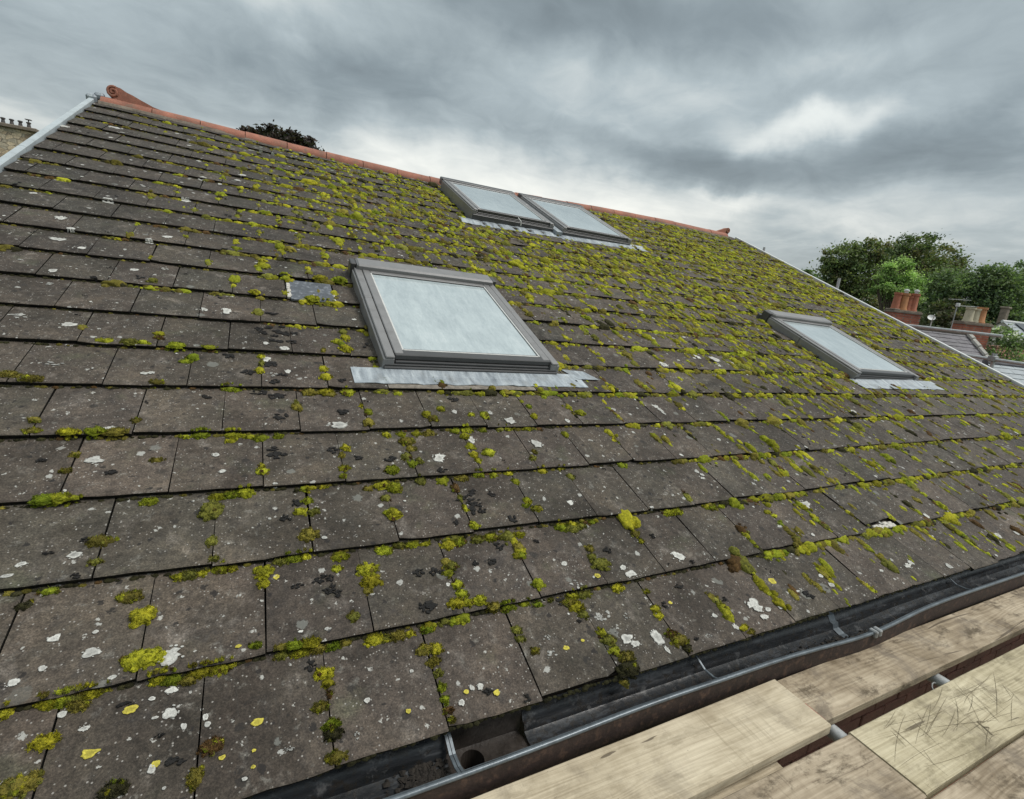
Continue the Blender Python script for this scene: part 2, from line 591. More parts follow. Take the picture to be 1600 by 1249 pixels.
def fn_lead(N, b):
    pos = N.node("ShaderNodeNewGeometry").outputs["Position"]
    s = N.node("ShaderNodeMapping", {"Vector": pos, "Scale": (26.0, 6.0, 6.0), "Rotation": (0, 0, 0.35)}).outputs[0]
    st = N.noise(s, 1.0, 5, 0.6, 0.3)
    sp = N.noise(pos, 120, 3, 0.7)
    c = N.ramp(st, [(0.3, (0.18, 0.205, 0.23)), (0.5, (0.33, 0.37, 0.40)), (0.7, (0.49, 0.535, 0.555))])
    c = N.mix(N.step(sp, 0.60, 0.70), c, (0.10, 0.105, 0.105))
    big = N.noise(pos, 8, 5, 0.65)
    c = N.mix(N.m("MULTIPLY", N.step(big, 0.50, 0.66), 0.45), c, (0.20, 0.205, 0.20))
    setc(N, b, "Base Color", c)
    setc(N, b, "Metallic", 0.15)
    setc(N, b, "Roughness", 0.5)
    bump(N, b, st, 0.25, 0.01)


M_LEAD = mat("lead_sheet", fn_lead)
M_SLATEP = weathered("blue_grey_slate", (0.075, 0.085, 0.10), 0.5, 0.3, 14, 0, 90, (0.38, 0.40, 0.43), 0.5, 0.1)
M_MORTAR = weathered("pale_mortar", (0.52, 0.50, 0.45), 0.9, 0.25, 25, 0, 160, (0.3, .26, .2), 0.4, 0.4)


def fn_gutter(N, b):
    pos = N.node("ShaderNodeNewGeometry").outputs["Position"]
    s = N.node("ShaderNodeMapping", {"Vector": pos, "Scale": (3.0, 14.0, 14.0)}).outputs[0]
    n1 = N.noise(s, 2.0, 6, 0.65)
    n2 = N.noise(pos, 45, 5, 0.65)
    c = N.ramp(n1, [(0.3, (0.010, 0.011, 0.012)), (0.55, (0.026, 0.028, 0.031)), (0.75, (0.10, 0.106, 0.113))])
    c = N.mix(N.m("MULTIPLY", N.step(n2, 0.50, 0.62), 0.8), c, (0.020, 0.017, 0.014))
    n3 = N.noise(pos, 17, 5, 0.7)
    c = N.mix(N.m("MULTIPLY", N.step(n3, 0.56, 0.70), 0.7), c, (0.125, 0.125, 0.125))
    setc(N, b, "Base Color", c)
    setc(N, b, "Roughness", N.m("ADD", 0.06, N.m("MULTIPLY", n2, 0.34)))
    setc(N, b, "Specular IOR Level", 0.6)
    bump(N, b, n2, 0.12, 0.006)


M_GUTTER = mat("black_gutter", fn_gutter)
M_LIP = weathered("blue_grey_gutter_lip", (0.115, 0.135, 0.150), 0.34, 0.3, 10, 0.3, 90, (0.06, 0.065, 0.07), 0.5, 0.1)
M_RUST = weathered("rust_brown_paint", (0.026, 0.015, 0.012), 0.7, 0.5, 14, 0, 90, (0.13, 0.075, 0.05), 0.5, 0.4)
M_SILT = weathered("brown_silt", (0.034, 0.028, 0.024), 0.30, 0.4, 16, 0, 110, (0.03, 0.025, 0.02), 0.6, 0.3)
M_LITTER = weathered("rotted_leaf_litter", (0.022, 0.018, 0.014), 0.95, 0.5, 30, 0, 140, None, 0.4, 0.6)


def wood(name, c0, c1, c2, seed, dirt=(0.16, 0.12, 0.085), damt=0.5):
    def fn(N, b):
        pos = N.node("ShaderNodeNewGeometry").outputs["Position"]
        p = N.vm("ADD", pos, (seed * 3.17, seed * 1.31, seed * .77))
        w = N.noise(p, 1.6, 2, 0.5, 0, True)
        pw = N.vm("ADD", p, N.vm("SCALE", N.vm("SUBTRACT", w, (.5, .5, .5)), scale=0.10))
        # growth rings cut lengthwise
        s1 = N.node("ShaderNodeMapping", {"Vector": pw, "Scale": (0.55, 13.0, 13.0)}).outputs[0]
        ring = N.noise(s1, 1.0, 1, 0.3, 0.2)
        rr = N.m("ABSOLUTE", N.m("SUBTRACT", N.m("FRACT", N.m("MULTIPLY", ring, 15.0)), 0.5))
        s2 = N.node("ShaderNodeMapping", {"Vector": p, "Scale": (1.3, 150.0, 150.0)}).outputs[0]
        fib = N.noise(s2, 1.0, 4, 0.7)
        # saw marks across
        s3 = N.node("ShaderNodeMapping", {"Vector": pw, "Scale": (85.0, 4.0, 4.0), "Rotation": (0, 0, 0.16)}).outputs[0]
        saw = N.noise(s3, 1.0, 3, 0.6)
        big = N.noise(p, 4.2, 6, 0.62, 0.3)
        c = N.ramp(N.m("ADD", N.m("ADD", .18, N.m("MULTIPLY", rr, .42)), N.m("MULTIPLY", N.m("SUBTRACT", big, .5), 1.5)), [(0.0, c0), (0.3, c1), (0.62, c2)])
        c = N.mix(1.0, c, N.ramp(fib, [(0.3, (0.80, 0.78, 0.76)), (0.62, (1.07, 1.07, 1.07))]), "MULTIPLY")
        smk = N.step(N.noise(N.vm("ADD", p, (1.9, 6.1, 2.0)), 3.0, 4, 0.6), 0.45, 0.65)
        c = N.mix(N.m("MULTIPLY", N.m("MULTIPLY", N.step(saw, 0.55, 0.70), smk), 0.45), c, dirt)
        s4 = N.node("ShaderNodeMapping", {"Vector": pw, "Scale": (26.0, 3.2, 3.2), "Rotation": (0, 0, 0.55)}).outputs[0]
        crk = N.noise(s4, 1.0, 4, 0.7)
        c = N.mix(N.m("MULTIPLY", N.m("MULTIPLY", N.step(crk, 0.65, 0.72), N.m("SUBTRACT", 1.0, smk)), 0.7 * damt), c, (0.09, 0.07, 0.05))
        sp = N.noise(N.node("ShaderNodeMapping", {"Vector": p, "Scale": (3.2, 6.5, 6.5)}).outputs[0], 2.0, 8, 0.74, 0.2)
        c = N.mix(N.m("MULTIPLY", N.step(sp, 0.50, 0.66), damt), c, dirt)
        ck = N.noise(N.node("ShaderNodeMapping", {"Vector": pw, "Scale": (0.9, 42.0, 42.0)}).outputs[0], 1.0, 3, 0.5)
        c = N.mix(N.m("MULTIPLY", N.step(ck, 0.67, 0.71), 0.75), c, (0.07, 0.052, 0.035))
        mud = N.noise(N.vm("ADD", p, (3.3, .4, 9.0)), 5.5, 7, 0.72, 0.5)
        c = N.mix(N.m("MULTIPLY", N.step(mud, 0.50, 0.68), 0.75 * damt), c, (0.145, 0.118, 0.09))
        # knots
        v = N.voro(N.node("ShaderNodeMapping", {"Vector": pw, "Scale": (2.6, 6.0, 6.0)}).outputs[0], 1.0)
        pick = N.node("ShaderNodeSeparateColor", {"Color": v.outputs["Color"]}).outputs[0]
        kn = N.m("MULTIPLY", N.m("SUBTRACT", 1.0, N.step(v.outputs["Distance"], 0.05, 0.13)), N.step(pick, 0.55, 0.6))
        c = N.mix(N.m("MULTIPLY", kn, 0.75), c, (0.13, 0.085, 0.05))
        sk = N.noise(N.node("ShaderNodeMapping", {"Vector": p, "Scale": (40.0, 90.0, 90.0)}).outputs[0], 1.0, 3, 0.7)
        c = N.mix(N.m("MULTIPLY", N.step(sk, 0.66, 0.74), 0.6), c, (0.10, 0.08, 0.06))
        setc(N, b, "Base Color", c)
        setc(N, b, "Roughness", 0.82)
        setc(N, b, "Specular IOR Level", 0.3)
        bump(N, b, N.m("ADD", N.m("MULTIPLY", rr, .6), N.m("ADD", fib, saw)), 0.3, 0.004)
    return mat(name, fn)


M_WOOD0 = wood("pale_sawn_board", (0.36, 0.30, 0.205), (0.50, 0.43, 0.31), (0.60, 0.525, 0.39), 1, (0.24, 0.195, 0.13), 0.45)
M_WOOD1 = wood("grey_brown_board", (0.20, 0.155, 0.10), (0.35, 0.285, 0.20), (0.49, 0.415, 0.305), 2, (0.085, 0.064, 0.04), 0.9)
M_WOOD2 = wood("yellowish_board", (0.285, 0.245, 0.155), (0.45, 0.395, 0.265), (0.57, 0.51, 0.36), 3, (0.18, 0.15, 0.09), 0.62)
M_WOOD3 = wood("dirty_brown_board", (0.22, 0.172, 0.115), (0.38, 0.312, 0.225), (0.51, 0.432, 0.32), 4, (0.095, 0.072, 0.045), 0.9)
M_SCRATCH = weathered("knife_scratch", (0.165, 0.135, 0.085), 0.9, 0.3, 30)
M_REDEND = weathered("red_end_paint", (0.30, 0.07, 0.045), 0.7, 0.3, 30, 0, 120, (0.3, 0.24, 0.18), 0.6)
M_GALV = weathered("galvanised_tube", (0.44, 0.46, 0.465), 0.48, 0.2, 14, 0.35, 90, (0.25, 0.25, 0.24), 0.45, 0.1)
M_COUPLER = weathered("coupler_steel", (0.30, 0.31, 0.31), 0.5, 0.25, 20, 0.4, 90, (0.14, 0.12, 0.1), 0.5)
M_BRICK = weathered("red_brick", (0.155, 0.068, 0.05), 0.88, 0.35, 9, 0, 140, (0.13, 0.06, 0.045), 0.5, 0.5)
M_JOINT = weathered("brick_joint", (0.14, 0.125, 0.105), 0.95, 0.3, 20)
M_SOFFIT = weathered("dark_fascia", (0.045, 0.032, 0.026), 0.7, 0.3, 10)
M_UNDER = weathered("black_underlay", (0.03, 0.028, 0.026), 0.95, 0.2, 10)


def brickwall(name, c1, c2, mort, scale=1.0, stone=False):
    def fn(N, b):
        tc = N.node("ShaderNodeTexCoord").outputs["Object"]
        sep = N.node("ShaderNodeSeparateXYZ", {"Vector": tc})
        v = N.node("ShaderNodeCombineXYZ", {"X": N.m("ADD", sep.outputs[0], sep.outputs[1]), "Y": sep.outputs[2]}).outputs[0]
        if stone:
            w = N.vm("ADD", N.node("ShaderNodeMapping", {"Vector": v, "Scale": (1.0, 1.9, 1)}).outputs[0],
                     N.vm("SCALE", N.noise(v, 2.0, 3, .5, 0, True), scale=0.25))
            vo = N.voro(w, 2.6)
            ed = N.voro(w, 2.6, feature="DISTANCE_TO_EDGE").outputs["Distance"]
            c = N.ramp(N.node("ShaderNodeSeparateColor", {"Color": vo.outputs["Color"]}).outputs[0],
                       [(0.0, (0.26, 0.20, 0.135)), (0.35, (0.50, 0.40, 0.27)), (0.7, (0.64, 0.54, 0.38)), (1.0, (0.38, 0.34, 0.26))])
            c = N.mix(N.m("SUBTRACT", 1.0, N.step(ed, 0.01, 0.06)), c, (0.2, 0.175, 0.135))
            c = N.mix(1.0, c, N.ramp(N.noise(tc, 14, 4, .65), [(0.3, (.65,) * 3), (.7, (1.35,) * 3)]), "MULTIPLY")
            h = ed
        else:
            br = N.node("ShaderNodeTexBrick", {"Vector": v, "Color1": (*c1, 1), "Color2": (*c2, 1), "Mortar": (*mort, 1), "Scale": 1.0 * scale,
                                               "Mortar Size": 0.008, "Brick Width": 0.225, "Row Height": 0.075, "Bias": 0.0})
            c = N.mix(1.0, br.outputs["Color"], N.ramp(N.noise(tc, 7, 5, .65), [(0.3, (.6,) * 3), (.7, (1.35,) * 3)]), "MULTIPLY")
            c = N.mix(N.m("MULTIPLY", N.step(N.noise(tc, 3.3, 5, .6), .55, .72), .4), c, (0.12, 0.095, 0.07))
            h = N.m("SUBTRACT", 1.0, br.outputs["Fac"])
        setc(N, b, "Base Color", c)
        setc(N, b, "Roughness", 0.9)
        bump(N, b, h, 0.4, 0.02)
    return mat(name, fn)


M_BWALL = brickwall("red_brickwork", (0.40, 0.135, 0.080), (0.30, 0.095, 0.06), (0.24, 0.18, 0.145))
M_STONE = brickwall("rubble_stone", None, None, None, stone=True)
M_CAP = weathered("weathered_capping", (0.20, 0.165, 0.13), 0.9, 0.4, 6, 0, 60, (0.1, 0.09, 0.07), 0.5)
M_POTR = weathered("red_clay_pot", (0.36, 0.125, 0.07), 0.8, 0.25, 5, 0, 60, (0.18, 0.09, 0.06), 0.4)
M_POTO = weathered("orange_clay_pot", (0.44, 0.20, 0.085), 0.8, 0.25, 5, 0, 60, (0.25, 0.14, 0.08), 0.4)
M_POTC = weathered("cream_pot", (0.47, 0.42, 0.30), 0.8, 0.2, 5, 0, 60, (0.25, 0.22, 0.16), 0.4)
M_POTD = weathered("dark_pot", (0.075, 0.07, 0.068), 0.8, 0.25, 5)
M_WHITE = weathered("white_plastic", (0.62, 0.63, 0.62), 0.5, 0.1, 5)
M_SLATE = weathered("purple_grey_slate", (0.105, 0.10, 0.112), 0.62, 0.4, 1.8, 0, 9, (0.21, 0.205, 0.21), 0.55, 0.05)
M_PSLATE = weathered("pale_grey_slate", (0.30, 0.335, 0.355), 0.6, 0.2, 2.5, 0, 12, (0.2, 0.215, 0.22), 0.5, 0.05)
M_REDTILE = weathered("old_clay_tile", (0.23, 0.105, 0.07), 0.85, 0.3, 3, 0, 14, (0.12, 0.085, 0.05), 0.5, 0.05)
M_RENDER = weathered("cream_render", (0.44, 0.42, 0.37), 0.9, 0.15, 2)
M_BARK = weathered("bark", (0.10, 0.085, 0.065), 0.95, 0.4, 6, 0, 40)
M_PANEDARK = weathered("dark_pane", (0.06, 0.07, 0.08), 0.15, 0.1, 3)


def fn_leaf(N, b):
    t = N.node("ShaderNodeAttribute", attribute_name="tint").outputs["Color"]
    setc(N, b, "Base Color", t)
    setc(N, b, "Roughness", 0.6)
    setc(N, b, "Specular IOR Level", 0.3)
    tr = N.node("ShaderNodeBsdfTranslucent", {"Color": N.mix(1.0, t, (0.9, 1.1, 0.5), "MULTIPLY")})
    mx = N.node("ShaderNodeMixShader", {"Fac": 0.38, 1: b.outputs[0], 2: tr.outputs[0]})
    out = [n for n in N.n if n.type == "OUTPUT_MATERIAL"][0]
    N.l.new(mx.outputs[0], out.inputs["Surface"])


M_LEAF = mat("leaf", fn_leaf)


def fn_ground(N, b):
    pos = N.node("ShaderNodeNewGeometry").outputs["Position"]
    n1 = N.noise(pos, 0.05, 5, 0.6)
    n2 = N.noise(pos, 0.9, 6, 0.65)
    c = N.ramp(n1, [(0.35, (0.05, 0.075, 0.028)), (0.5, (0.075, 0.09, 0.04)), (0.62, (0.10, 0.09, 0.06))])
    c = N.mix(1.0, c, N.ramp(n2, [(0.3, (.65,) * 3), (.7, (1.3,) * 3)]), "MULTIPLY")
    setc(N, b, "Base Color", c)
    setc(N, b, "Roughness", 0.95)


M_GROUND = mat("grassy_ground", fn_ground)

# ------------------------------------------------------------------ ground
mb = MB()
gs = np.concatenate([-np.geomspace(2500, 20, 14), [0], np.geomspace(20, 2500, 14)])
gv, gf = [], []
for yy in gs:
    for xx in gs:
        gv.append((xx, yy, GROUND - 0.02 + 0.4 * math.sin(xx * .011) * math.cos(yy * .013) * min(1, math.hypot(xx, yy) / 200)))
nn = len(gs)
for i in range(nn - 1):
    for j in range(nn - 1):
        gf.append([i * nn + j, i * nn + j + 1, (i + 1) * nn + j + 1, (i + 1) * nn + j])
mb.add(gv, gf)
mb.build("ground", M_GROUND, kind="structure")

# ------------------------------------------------------------------ house
house = thing("tiled_house", "brick house whose mossy grey concrete-tiled roof with four skylights fills the picture", "house")
RV = 7.16                                  # slope length to the ridge
RY, RZ = RV * CT, RV * ST
XM = (X0 + X1) / 2

# roof deck (dark underlay below the tiles), rear slope, gables
mb = MB()
us = np.linspace(X0 - .02, X1 + .02, 30)
vs_ = np.linspace(0.02, RV, 12)
pv, pf = [], []
for v in vs_:
    for u in us:
        pv.append(P(u, v, -0.062))
for i in range(len(vs_) - 1):
    for j in range(len(us) - 1):
        pf.append([i * 30 + j, i * 30 + j + 1, (i + 1) * 30 + j + 1, (i + 1) * 30 + j])
mb.add(pv, pf)
roof = mb.build("roof", M_UNDER, house)


def mirror(p):
    p = np.array(p, float)
    p[..., 1] = 2 * RY - p[..., 1]
    return p


mb = MB()
for c in range(NC):
    a0 = [mirror(P(u, c * G, 0.0)) for u in us]
    a1 = [mirror(P(u, (c + 1) * G if c < NC - 1 else RV, -TS)) for u in us]
    mb.sweep([a0, a1])
    b0 = [mirror(P(u, c * G, -TS - .004)) for u in us]
    mb.sweep([b0, a0])
mb.build("rear_slope", M_TILE, house)

YW0, YW1 = 0.075, 2 * RY - 0.075
mb = MB()
t = 0.22
EZ = -0.10
mb.box((X0 + .05, YW0 + .02, GROUND), (X1 - .05, YW0 + t, EZ), .002)
mb.box((X0 + .05, YW1 - t, GROUND), (X1 - .05, YW1, EZ), .002)
for xa in (X0 + .05, X1 - .05 - t):
    poly = [(xa, YW0 + .02, GROUND), (xa, YW1, GROUND), (xa, YW1, EZ), (xa, RY, RZ - .14), (xa, YW0 + .02, EZ)]
    mb.prism(poly, (t, 0, 0))
wall = mb.build("wall", M_BWALL, house)
# fascia under the eaves
mb = MB()
mb.box((X0, 0.045, -0.20), (X1, 0.07, -0.03), .003)
mb.build("fascia_board", M_SOFFIT, house)

# individual bricks where the gap in the scaffold shows them
bl = MB().box((0, 0, 0), (.215, .1025, .065), .004).mesh("brick", M_BRICK)
random.seed(5)
row = 0
z = -1.28
while z < -0.28:
    x = 1.55 - (0.1125 if row % 2 else 0)
    while x < 6.1:
        o = link("brick", bl, wall)
        o.location = (x, YW0 - 0.014 + random.uniform(-.002, .002), z)
        o.rotation_euler = (0, random.uniform(-.006, .006), random.uniform(-.006, .006))
        x += 0.225
    z += 0.075
    row += 1
MB().box((1.4, YW0 - .004, -1.32), (6.35, YW0 + .018, -.27), .001).build("brick_bedding", M_JOINT, house)

# ------------------------------------------------------------------ skylights: where they sit (u0, u1, v0, v1)
SKY = [(1.180, 2.305, 1.830, 3.145), (2.88, 4.02, 5.33, 6.80), (4.12, 5.26, 5.27, 6.80), (5.66, 6.80, 1.885, 3.12)]


def in_sky(u0, u1, v0, v1, m=0.06):
    for a, b, c, d in SKY:
        if u0 > a - m and u1 < b + m and v0 > c - m and v1 < d + m:
            return True
    return False


# ------------------------------------------------------------------ roof tiles
def tile_mesh(seed, w=W, ln=0.415, chip=0.0, mats=None):
    rs = random.Random(seed)
    seg = 6
    hw = w / 2 - 0.0022
    mb = MB()
    th = 0.0185
    rows = []
    jy = [rs.uniform(-.0022, .0022) for _ in range(seg + 1)]
    jz = [rs.uniform(-.0012, .0012) for _ in range(seg + 1)]
    if chip > 0:
        jy[0] += chip
        jy[1] += chip * .3
    elif chip < 0:
        jy[-1] -= chip
        jy[-3] -= chip * .25
    xs = [-hw + 2 * hw * k / seg for k in range(seg + 1)]
    rows.append([(xs[k], jy[k] + .004, -th) for k in range(seg + 1)])
    rows.append([(xs[k], jy[k], -th * .18 + jz[k]) for k in range(seg + 1)])
    rows.append([(xs[k], jy[k] + .0045, jz[k] - .0005) for k in range(seg + 1)])
    rows.append([(xs[k], G * .55, jz[seg - k] * .4) for k in range(seg + 1)])
    rows.append([(xs[k], ln, 0) for k in range(seg + 1)])
    n = seg + 1
    verts = [p for r_ in rows for p in r_]
    faces, mi = [], []
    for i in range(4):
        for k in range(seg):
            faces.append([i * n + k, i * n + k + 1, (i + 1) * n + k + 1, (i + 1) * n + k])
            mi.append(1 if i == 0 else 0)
    b = len(verts)
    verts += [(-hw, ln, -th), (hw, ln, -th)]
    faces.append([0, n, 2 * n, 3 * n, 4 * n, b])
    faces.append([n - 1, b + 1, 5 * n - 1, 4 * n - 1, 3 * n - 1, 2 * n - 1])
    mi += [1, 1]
    mb.v = verts
    mb.f = faces
    mb.mi = mi
    return mb


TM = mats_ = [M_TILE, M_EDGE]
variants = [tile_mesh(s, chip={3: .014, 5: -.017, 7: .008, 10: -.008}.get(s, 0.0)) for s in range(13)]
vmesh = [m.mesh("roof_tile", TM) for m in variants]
tilt = -math.atan2(TS, G)
rng = random.Random(11)
tiles = []            # (area, u, v, width or None, variant, jitter)
camp = np.array(camo.matrix_world.translation)
for c in range(NC):
    off = 0.5 * W if c % 2 == 0 else 0.0
    k0 = int(math.floor((X0 - off) / W)) - 1
    for k in range(k0, 60):
        a, b_ = off + k * W, off + (k + 1) * W
        a2, b2 = max(a, X0 + .02), min(b_, X1 - .02)
        if b2 - a2 < 0.04:
            continue
        v = c * G
        if in_sky(a2, b2, v, v + G, 0.03):
            continue
        w = None if (b2 - a2) > W - 1e-4 else b2 - a2
        uc = (a2 + b2) / 2
        pw = P(uc, v + G / 2)
        d = pw - camp
        dist = np.linalg.norm(d)
        nrm = np.array([0, -ST, CT])
        area = (w or W) * G * abs(d @ nrm) / dist ** 3
        # inside the frame?
        vd = np.array(camo.matrix_world.inverted() @ Vector(pw))
        px, py = vd[0] / -vd[2] * cam.lens / 18, vd[1] / -vd[2] * cam.lens / 18
        if vd[2] > -0.1 or abs(px) > 1.06 or abs(py) > 0.86:
            area *= 0.02
        tiles.append((area, uc, v, w, c, k))
tiles.sort(key=lambda t_: -t_[0])


def tile_matrix(uc, v, jit=1.0, dv=0.0, rz=0.0, dn=0.0):
    s0, s1 = float(sag(uc, v)), float(sag(uc, v + G))
    ss0, ss1 = float(sag(uc - .15, v + .16)), float(sag(uc + .15, v + .16))
    loc = P(uc, v + dv + rng.gauss(0, .0042) * jit, dn + rng.gauss(0, .0008) * jit)
    slope = math.atan2(s1 - s0, G)
    roll = math.atan2(ss1 - ss0, .30)
    rot = Matrix.Rotation(TH, 4, "X") @ Matrix.Rotation(-roll, 4, "Y") @ Matrix.Rotation(tilt + slope + rng.gauss(0, .0025) * jit, 4, "X") \
        @ Matrix.Rotation(rng.gauss(0, .0065) * jit + rz, 4, "Z")
    return Matrix.Translation(Vector(loc)) @ rot


def near(u, v, uu, vv):
    return abs(u - uu) < W * .5 and abs(v - vv) < G * .5


restV, restF, restM, restR = [], [], [], []
nind = 0
for (area, uc, v, w, c, k) in tiles:
    special = None
    if c == 8 and abs(uc - .885) < .05:
        continue                       # replaced by a slate, below
    kw = {}
    if c == 1 and near(uc, 0, 3.72, 0) and abs(uc - 3.72) < W * .5:
        kw = dict(dv=0.05, rz=0.05, dn=0.004)     # slipped tile
        special = "slipped tile standing up the slope with pale mortar bared below it"
    mats3 = None
    if c == 5 and 1.15 < uc < 1.95:
        special = "paler gritty tile below the nearest skylight's lead apron"
    M = tile_matrix(uc, v, 1.0, **kw)
    if nind < 299:
        if w is None and not (special and special.startswith("paler")):
            me = vmesh[rng.randrange(len(vmesh))]
        elif special and special.startswith("paler"):
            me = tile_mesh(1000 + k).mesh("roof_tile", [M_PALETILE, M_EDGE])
        else:
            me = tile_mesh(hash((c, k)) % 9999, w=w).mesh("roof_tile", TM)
        o = link("roof_tile", me, roof)
        o.matrix_world = M
        if special:
            o["label"] = special
        nind += 1
    else:
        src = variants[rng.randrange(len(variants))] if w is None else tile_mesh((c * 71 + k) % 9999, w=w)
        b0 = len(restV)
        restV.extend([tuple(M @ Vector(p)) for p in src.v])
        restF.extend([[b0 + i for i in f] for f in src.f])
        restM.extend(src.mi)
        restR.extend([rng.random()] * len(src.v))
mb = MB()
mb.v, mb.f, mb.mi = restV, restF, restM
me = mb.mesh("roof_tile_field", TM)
at = me.attributes.new("rnd", "FLOAT", "POINT")
at.data.foreach_set("value", restR)
link("roof_tile_field", me, roof, kind="stuff")


# ------------------------------------------------------------------ things on the roof surface
LIFT = [0.0, 0.0, 0.0, 0.0]          # u0, lift at u0, u1, lift at u1 (a frame that stands straighter than the sagging roof)


def PL(u, v, n):
    if LIFT[2] > LIFT[0]:
        n = n + LIFT[1] + (LIFT[3] - LIFT[1]) * (np.asarray(u) - LIFT[0]) / (LIFT[2] - LIFT[0])
    return P(u, v, n)


def rbox(mb, u0, u1, v0, v1, n0, n1, bev=.003, mi=0):
    return mb.box((u0, v0, n0), (u1, v1, n1), bev, PL, mi)


# slate patched in for a missing tile
mb = MB()
rbox(mb, .762, 1.022, 2.615, 2.90, -.020, -.004, .002)
mb.build("slate_patch", M_SLATEP, roof, label="blue-grey slate patched in beside the nearest skylight")
mb = MB()
for k in range(16):
    a = 2.64 + k * .013
    mb.box((.740 + rng.uniform(0, .006), a, -.02), (.766 + rng.uniform(-.004, .004), a + .016, -.001 + rng.uniform(-.003, .002)), .003, P)
for k in range(8):
    a = 2.64 + k * .013
    mb.box((1.022, a, -.02), (1.034 + rng.uniform(-.004, .004), a + .012, -.003), .003, P)
mb.build("slate_mortar", M_MORTAR, roof, kind="stuff")
# mortar bared under the slipped tile
mb = MB()
for k in range(14):
    u = 3.60 + rng.uniform(0, .21)
    v = .335 + rng.uniform(-.012, .02)
    mb.box((u, v, -.022), (u + rng.uniform(.02, .05), v + rng.uniform(.015, .03), -.008 + rng.uniform(-.004, .004)), .004, P)
mb.build("bared_mortar", M_MORTAR, roof, kind="stuff")


# ---- ridge
def ridge_section(u, r=0.108, a0=-0.02, a1=None, lift=0.0, seg=12):
    cy, cz = RY, RZ - 0.048 + lift + float(sag(u, RV))
    pts = []
    for k in range(seg + 1):
        t_ = math.pi * (-0.06 + 1.12 * k / seg)
        pts.append((u, cy - math.cos(t_) * r, cz + math.sin(t_) * r * .86))
    return pts


rl = 0.4715
joints = [X0 + .06 + i * rl for i in range(22)]
rj = random.Random(3)
for i in range(len(joints) - 1):
    a, b_ = joints[i] + .004, joints[i + 1] - .004
    mb = MB()
    rr = 0.108 + rj.uniform(-.002, .002)
    lf = rj.uniform(-.004, .004)
    outer = [ridge_section(a + (b_ - a) * q, rr, lift=lf) for q in (0, .25, .5, .75, 1)]
    inner = [ridge_section(a + (b_ - a) * q, rr - .016, lift=lf) for q in (0, .25, .5, .75, 1)]
    mb.sweep(outer)
    mb.sweep(inner[::-1])
    for e in (0, -1):
        mb.sweep([outer[e], inner[e]])
    for s_ in (0, -1):
        mb.sweep([[o_[s_] for o_ in outer], [o_[s_] for o_ in inner]])
    mb.build("ridge_tile", M_TERRA, house, smooth=40)
# mortar bedding under the ridge
mb = MB()
mb.sweep([[P(u, 7.02 + .008 * math.sin(u * 37), -.022), P(u, 7.05, .012), P(u, 7.12, .015)] for u in np.linspace(X0 + .05, joints[-1], 90)])
mb.build("ridge_mortar", M_CAP, house)


def finial(x, sgn, scale, name_label):
    """scroll finial: crest sweeping up from the ridge into a coil; sgn=-1 coils over the left gable"""
    zr = RZ - .048 + .045 + float(sag(x, RV))
    L = [(0.74, -.04), (0.50, .0), (0.34, .035), (0.24, .073), (0.18, .098), (0.135, .112), (0.085, .138), (0.035, .146)]
    for k in range(9):
        t_ = R(75 + k * 33)
        L.append((0.028 + math.cos(t_) * .052 + .0, 0.094 + math.sin(t_) * .052))
    L += [(0.02, .03), (0.05, -.0), (0.06, -.05)]
    poly = [(x - sgn * px * scale, RY - .038 * scale, zr + pz * scale) for px, pz in L]
    mb = MB()
    mb.prism(poly, (0, .076 * scale, 0))
    # coil relief
    sp = []
    for k in range(26):
        t_ = R(60 + k * 24)
        r_ = .048 - k * .0016
        sp.append((x - sgn * (.028 + math.cos(t_) * r_) * scale, RY - .040 * scale, zr + (0.094 + math.sin(t_) * r_) * scale))
    mb.tube(sp, .011 * scale, 6)
    mb.tube([(p[0], 2 * RY - p[1], p[2]) for p in sp], .011 * scale, 6)
    mb.build("ridge_finial", M_TERRA, house, smooth=35, label=name_label)


finial(X0 + .140, -1, 1.18, "large scroll finial at the left end of the ridge")
finial(9.00, 1, 1.0, "scroll finial at the far right end of the ridge")

# ---- verges
mb = MB()
for a, b_ in ((0.0, 2.4), (2.405, 4.8), (4.805, 7.14)):
    rbox(mb, X0 - .040, X0 + .010, a, b_, -.11, .018, .006)
    rbox(mb, X0 - .047, X0 - .041, a, b_, -.17, -.02, .002)
mb.build("verge_trim", M_VERGE, house)
mb = MB()
rbox(mb, X0 - .065, X0 + .03, 7.08, 7.22, -.10, .055, .02)
rbox(mb, X0 + .0, X0 + .09, 7.13, 7.22, .0, .075, .02)
mb.build("verge_end_cap", M_LEAD, house)
mb = MB()
for a, b_ in ((0.0, 2.4), (2.405, 4.8), (4.805, 7.2)):
    rbox(mb, X1 - .01, X1 + .045, a, b_, -.12, .012, .005)
mb.build("verge_trim", M_WHITE, house)


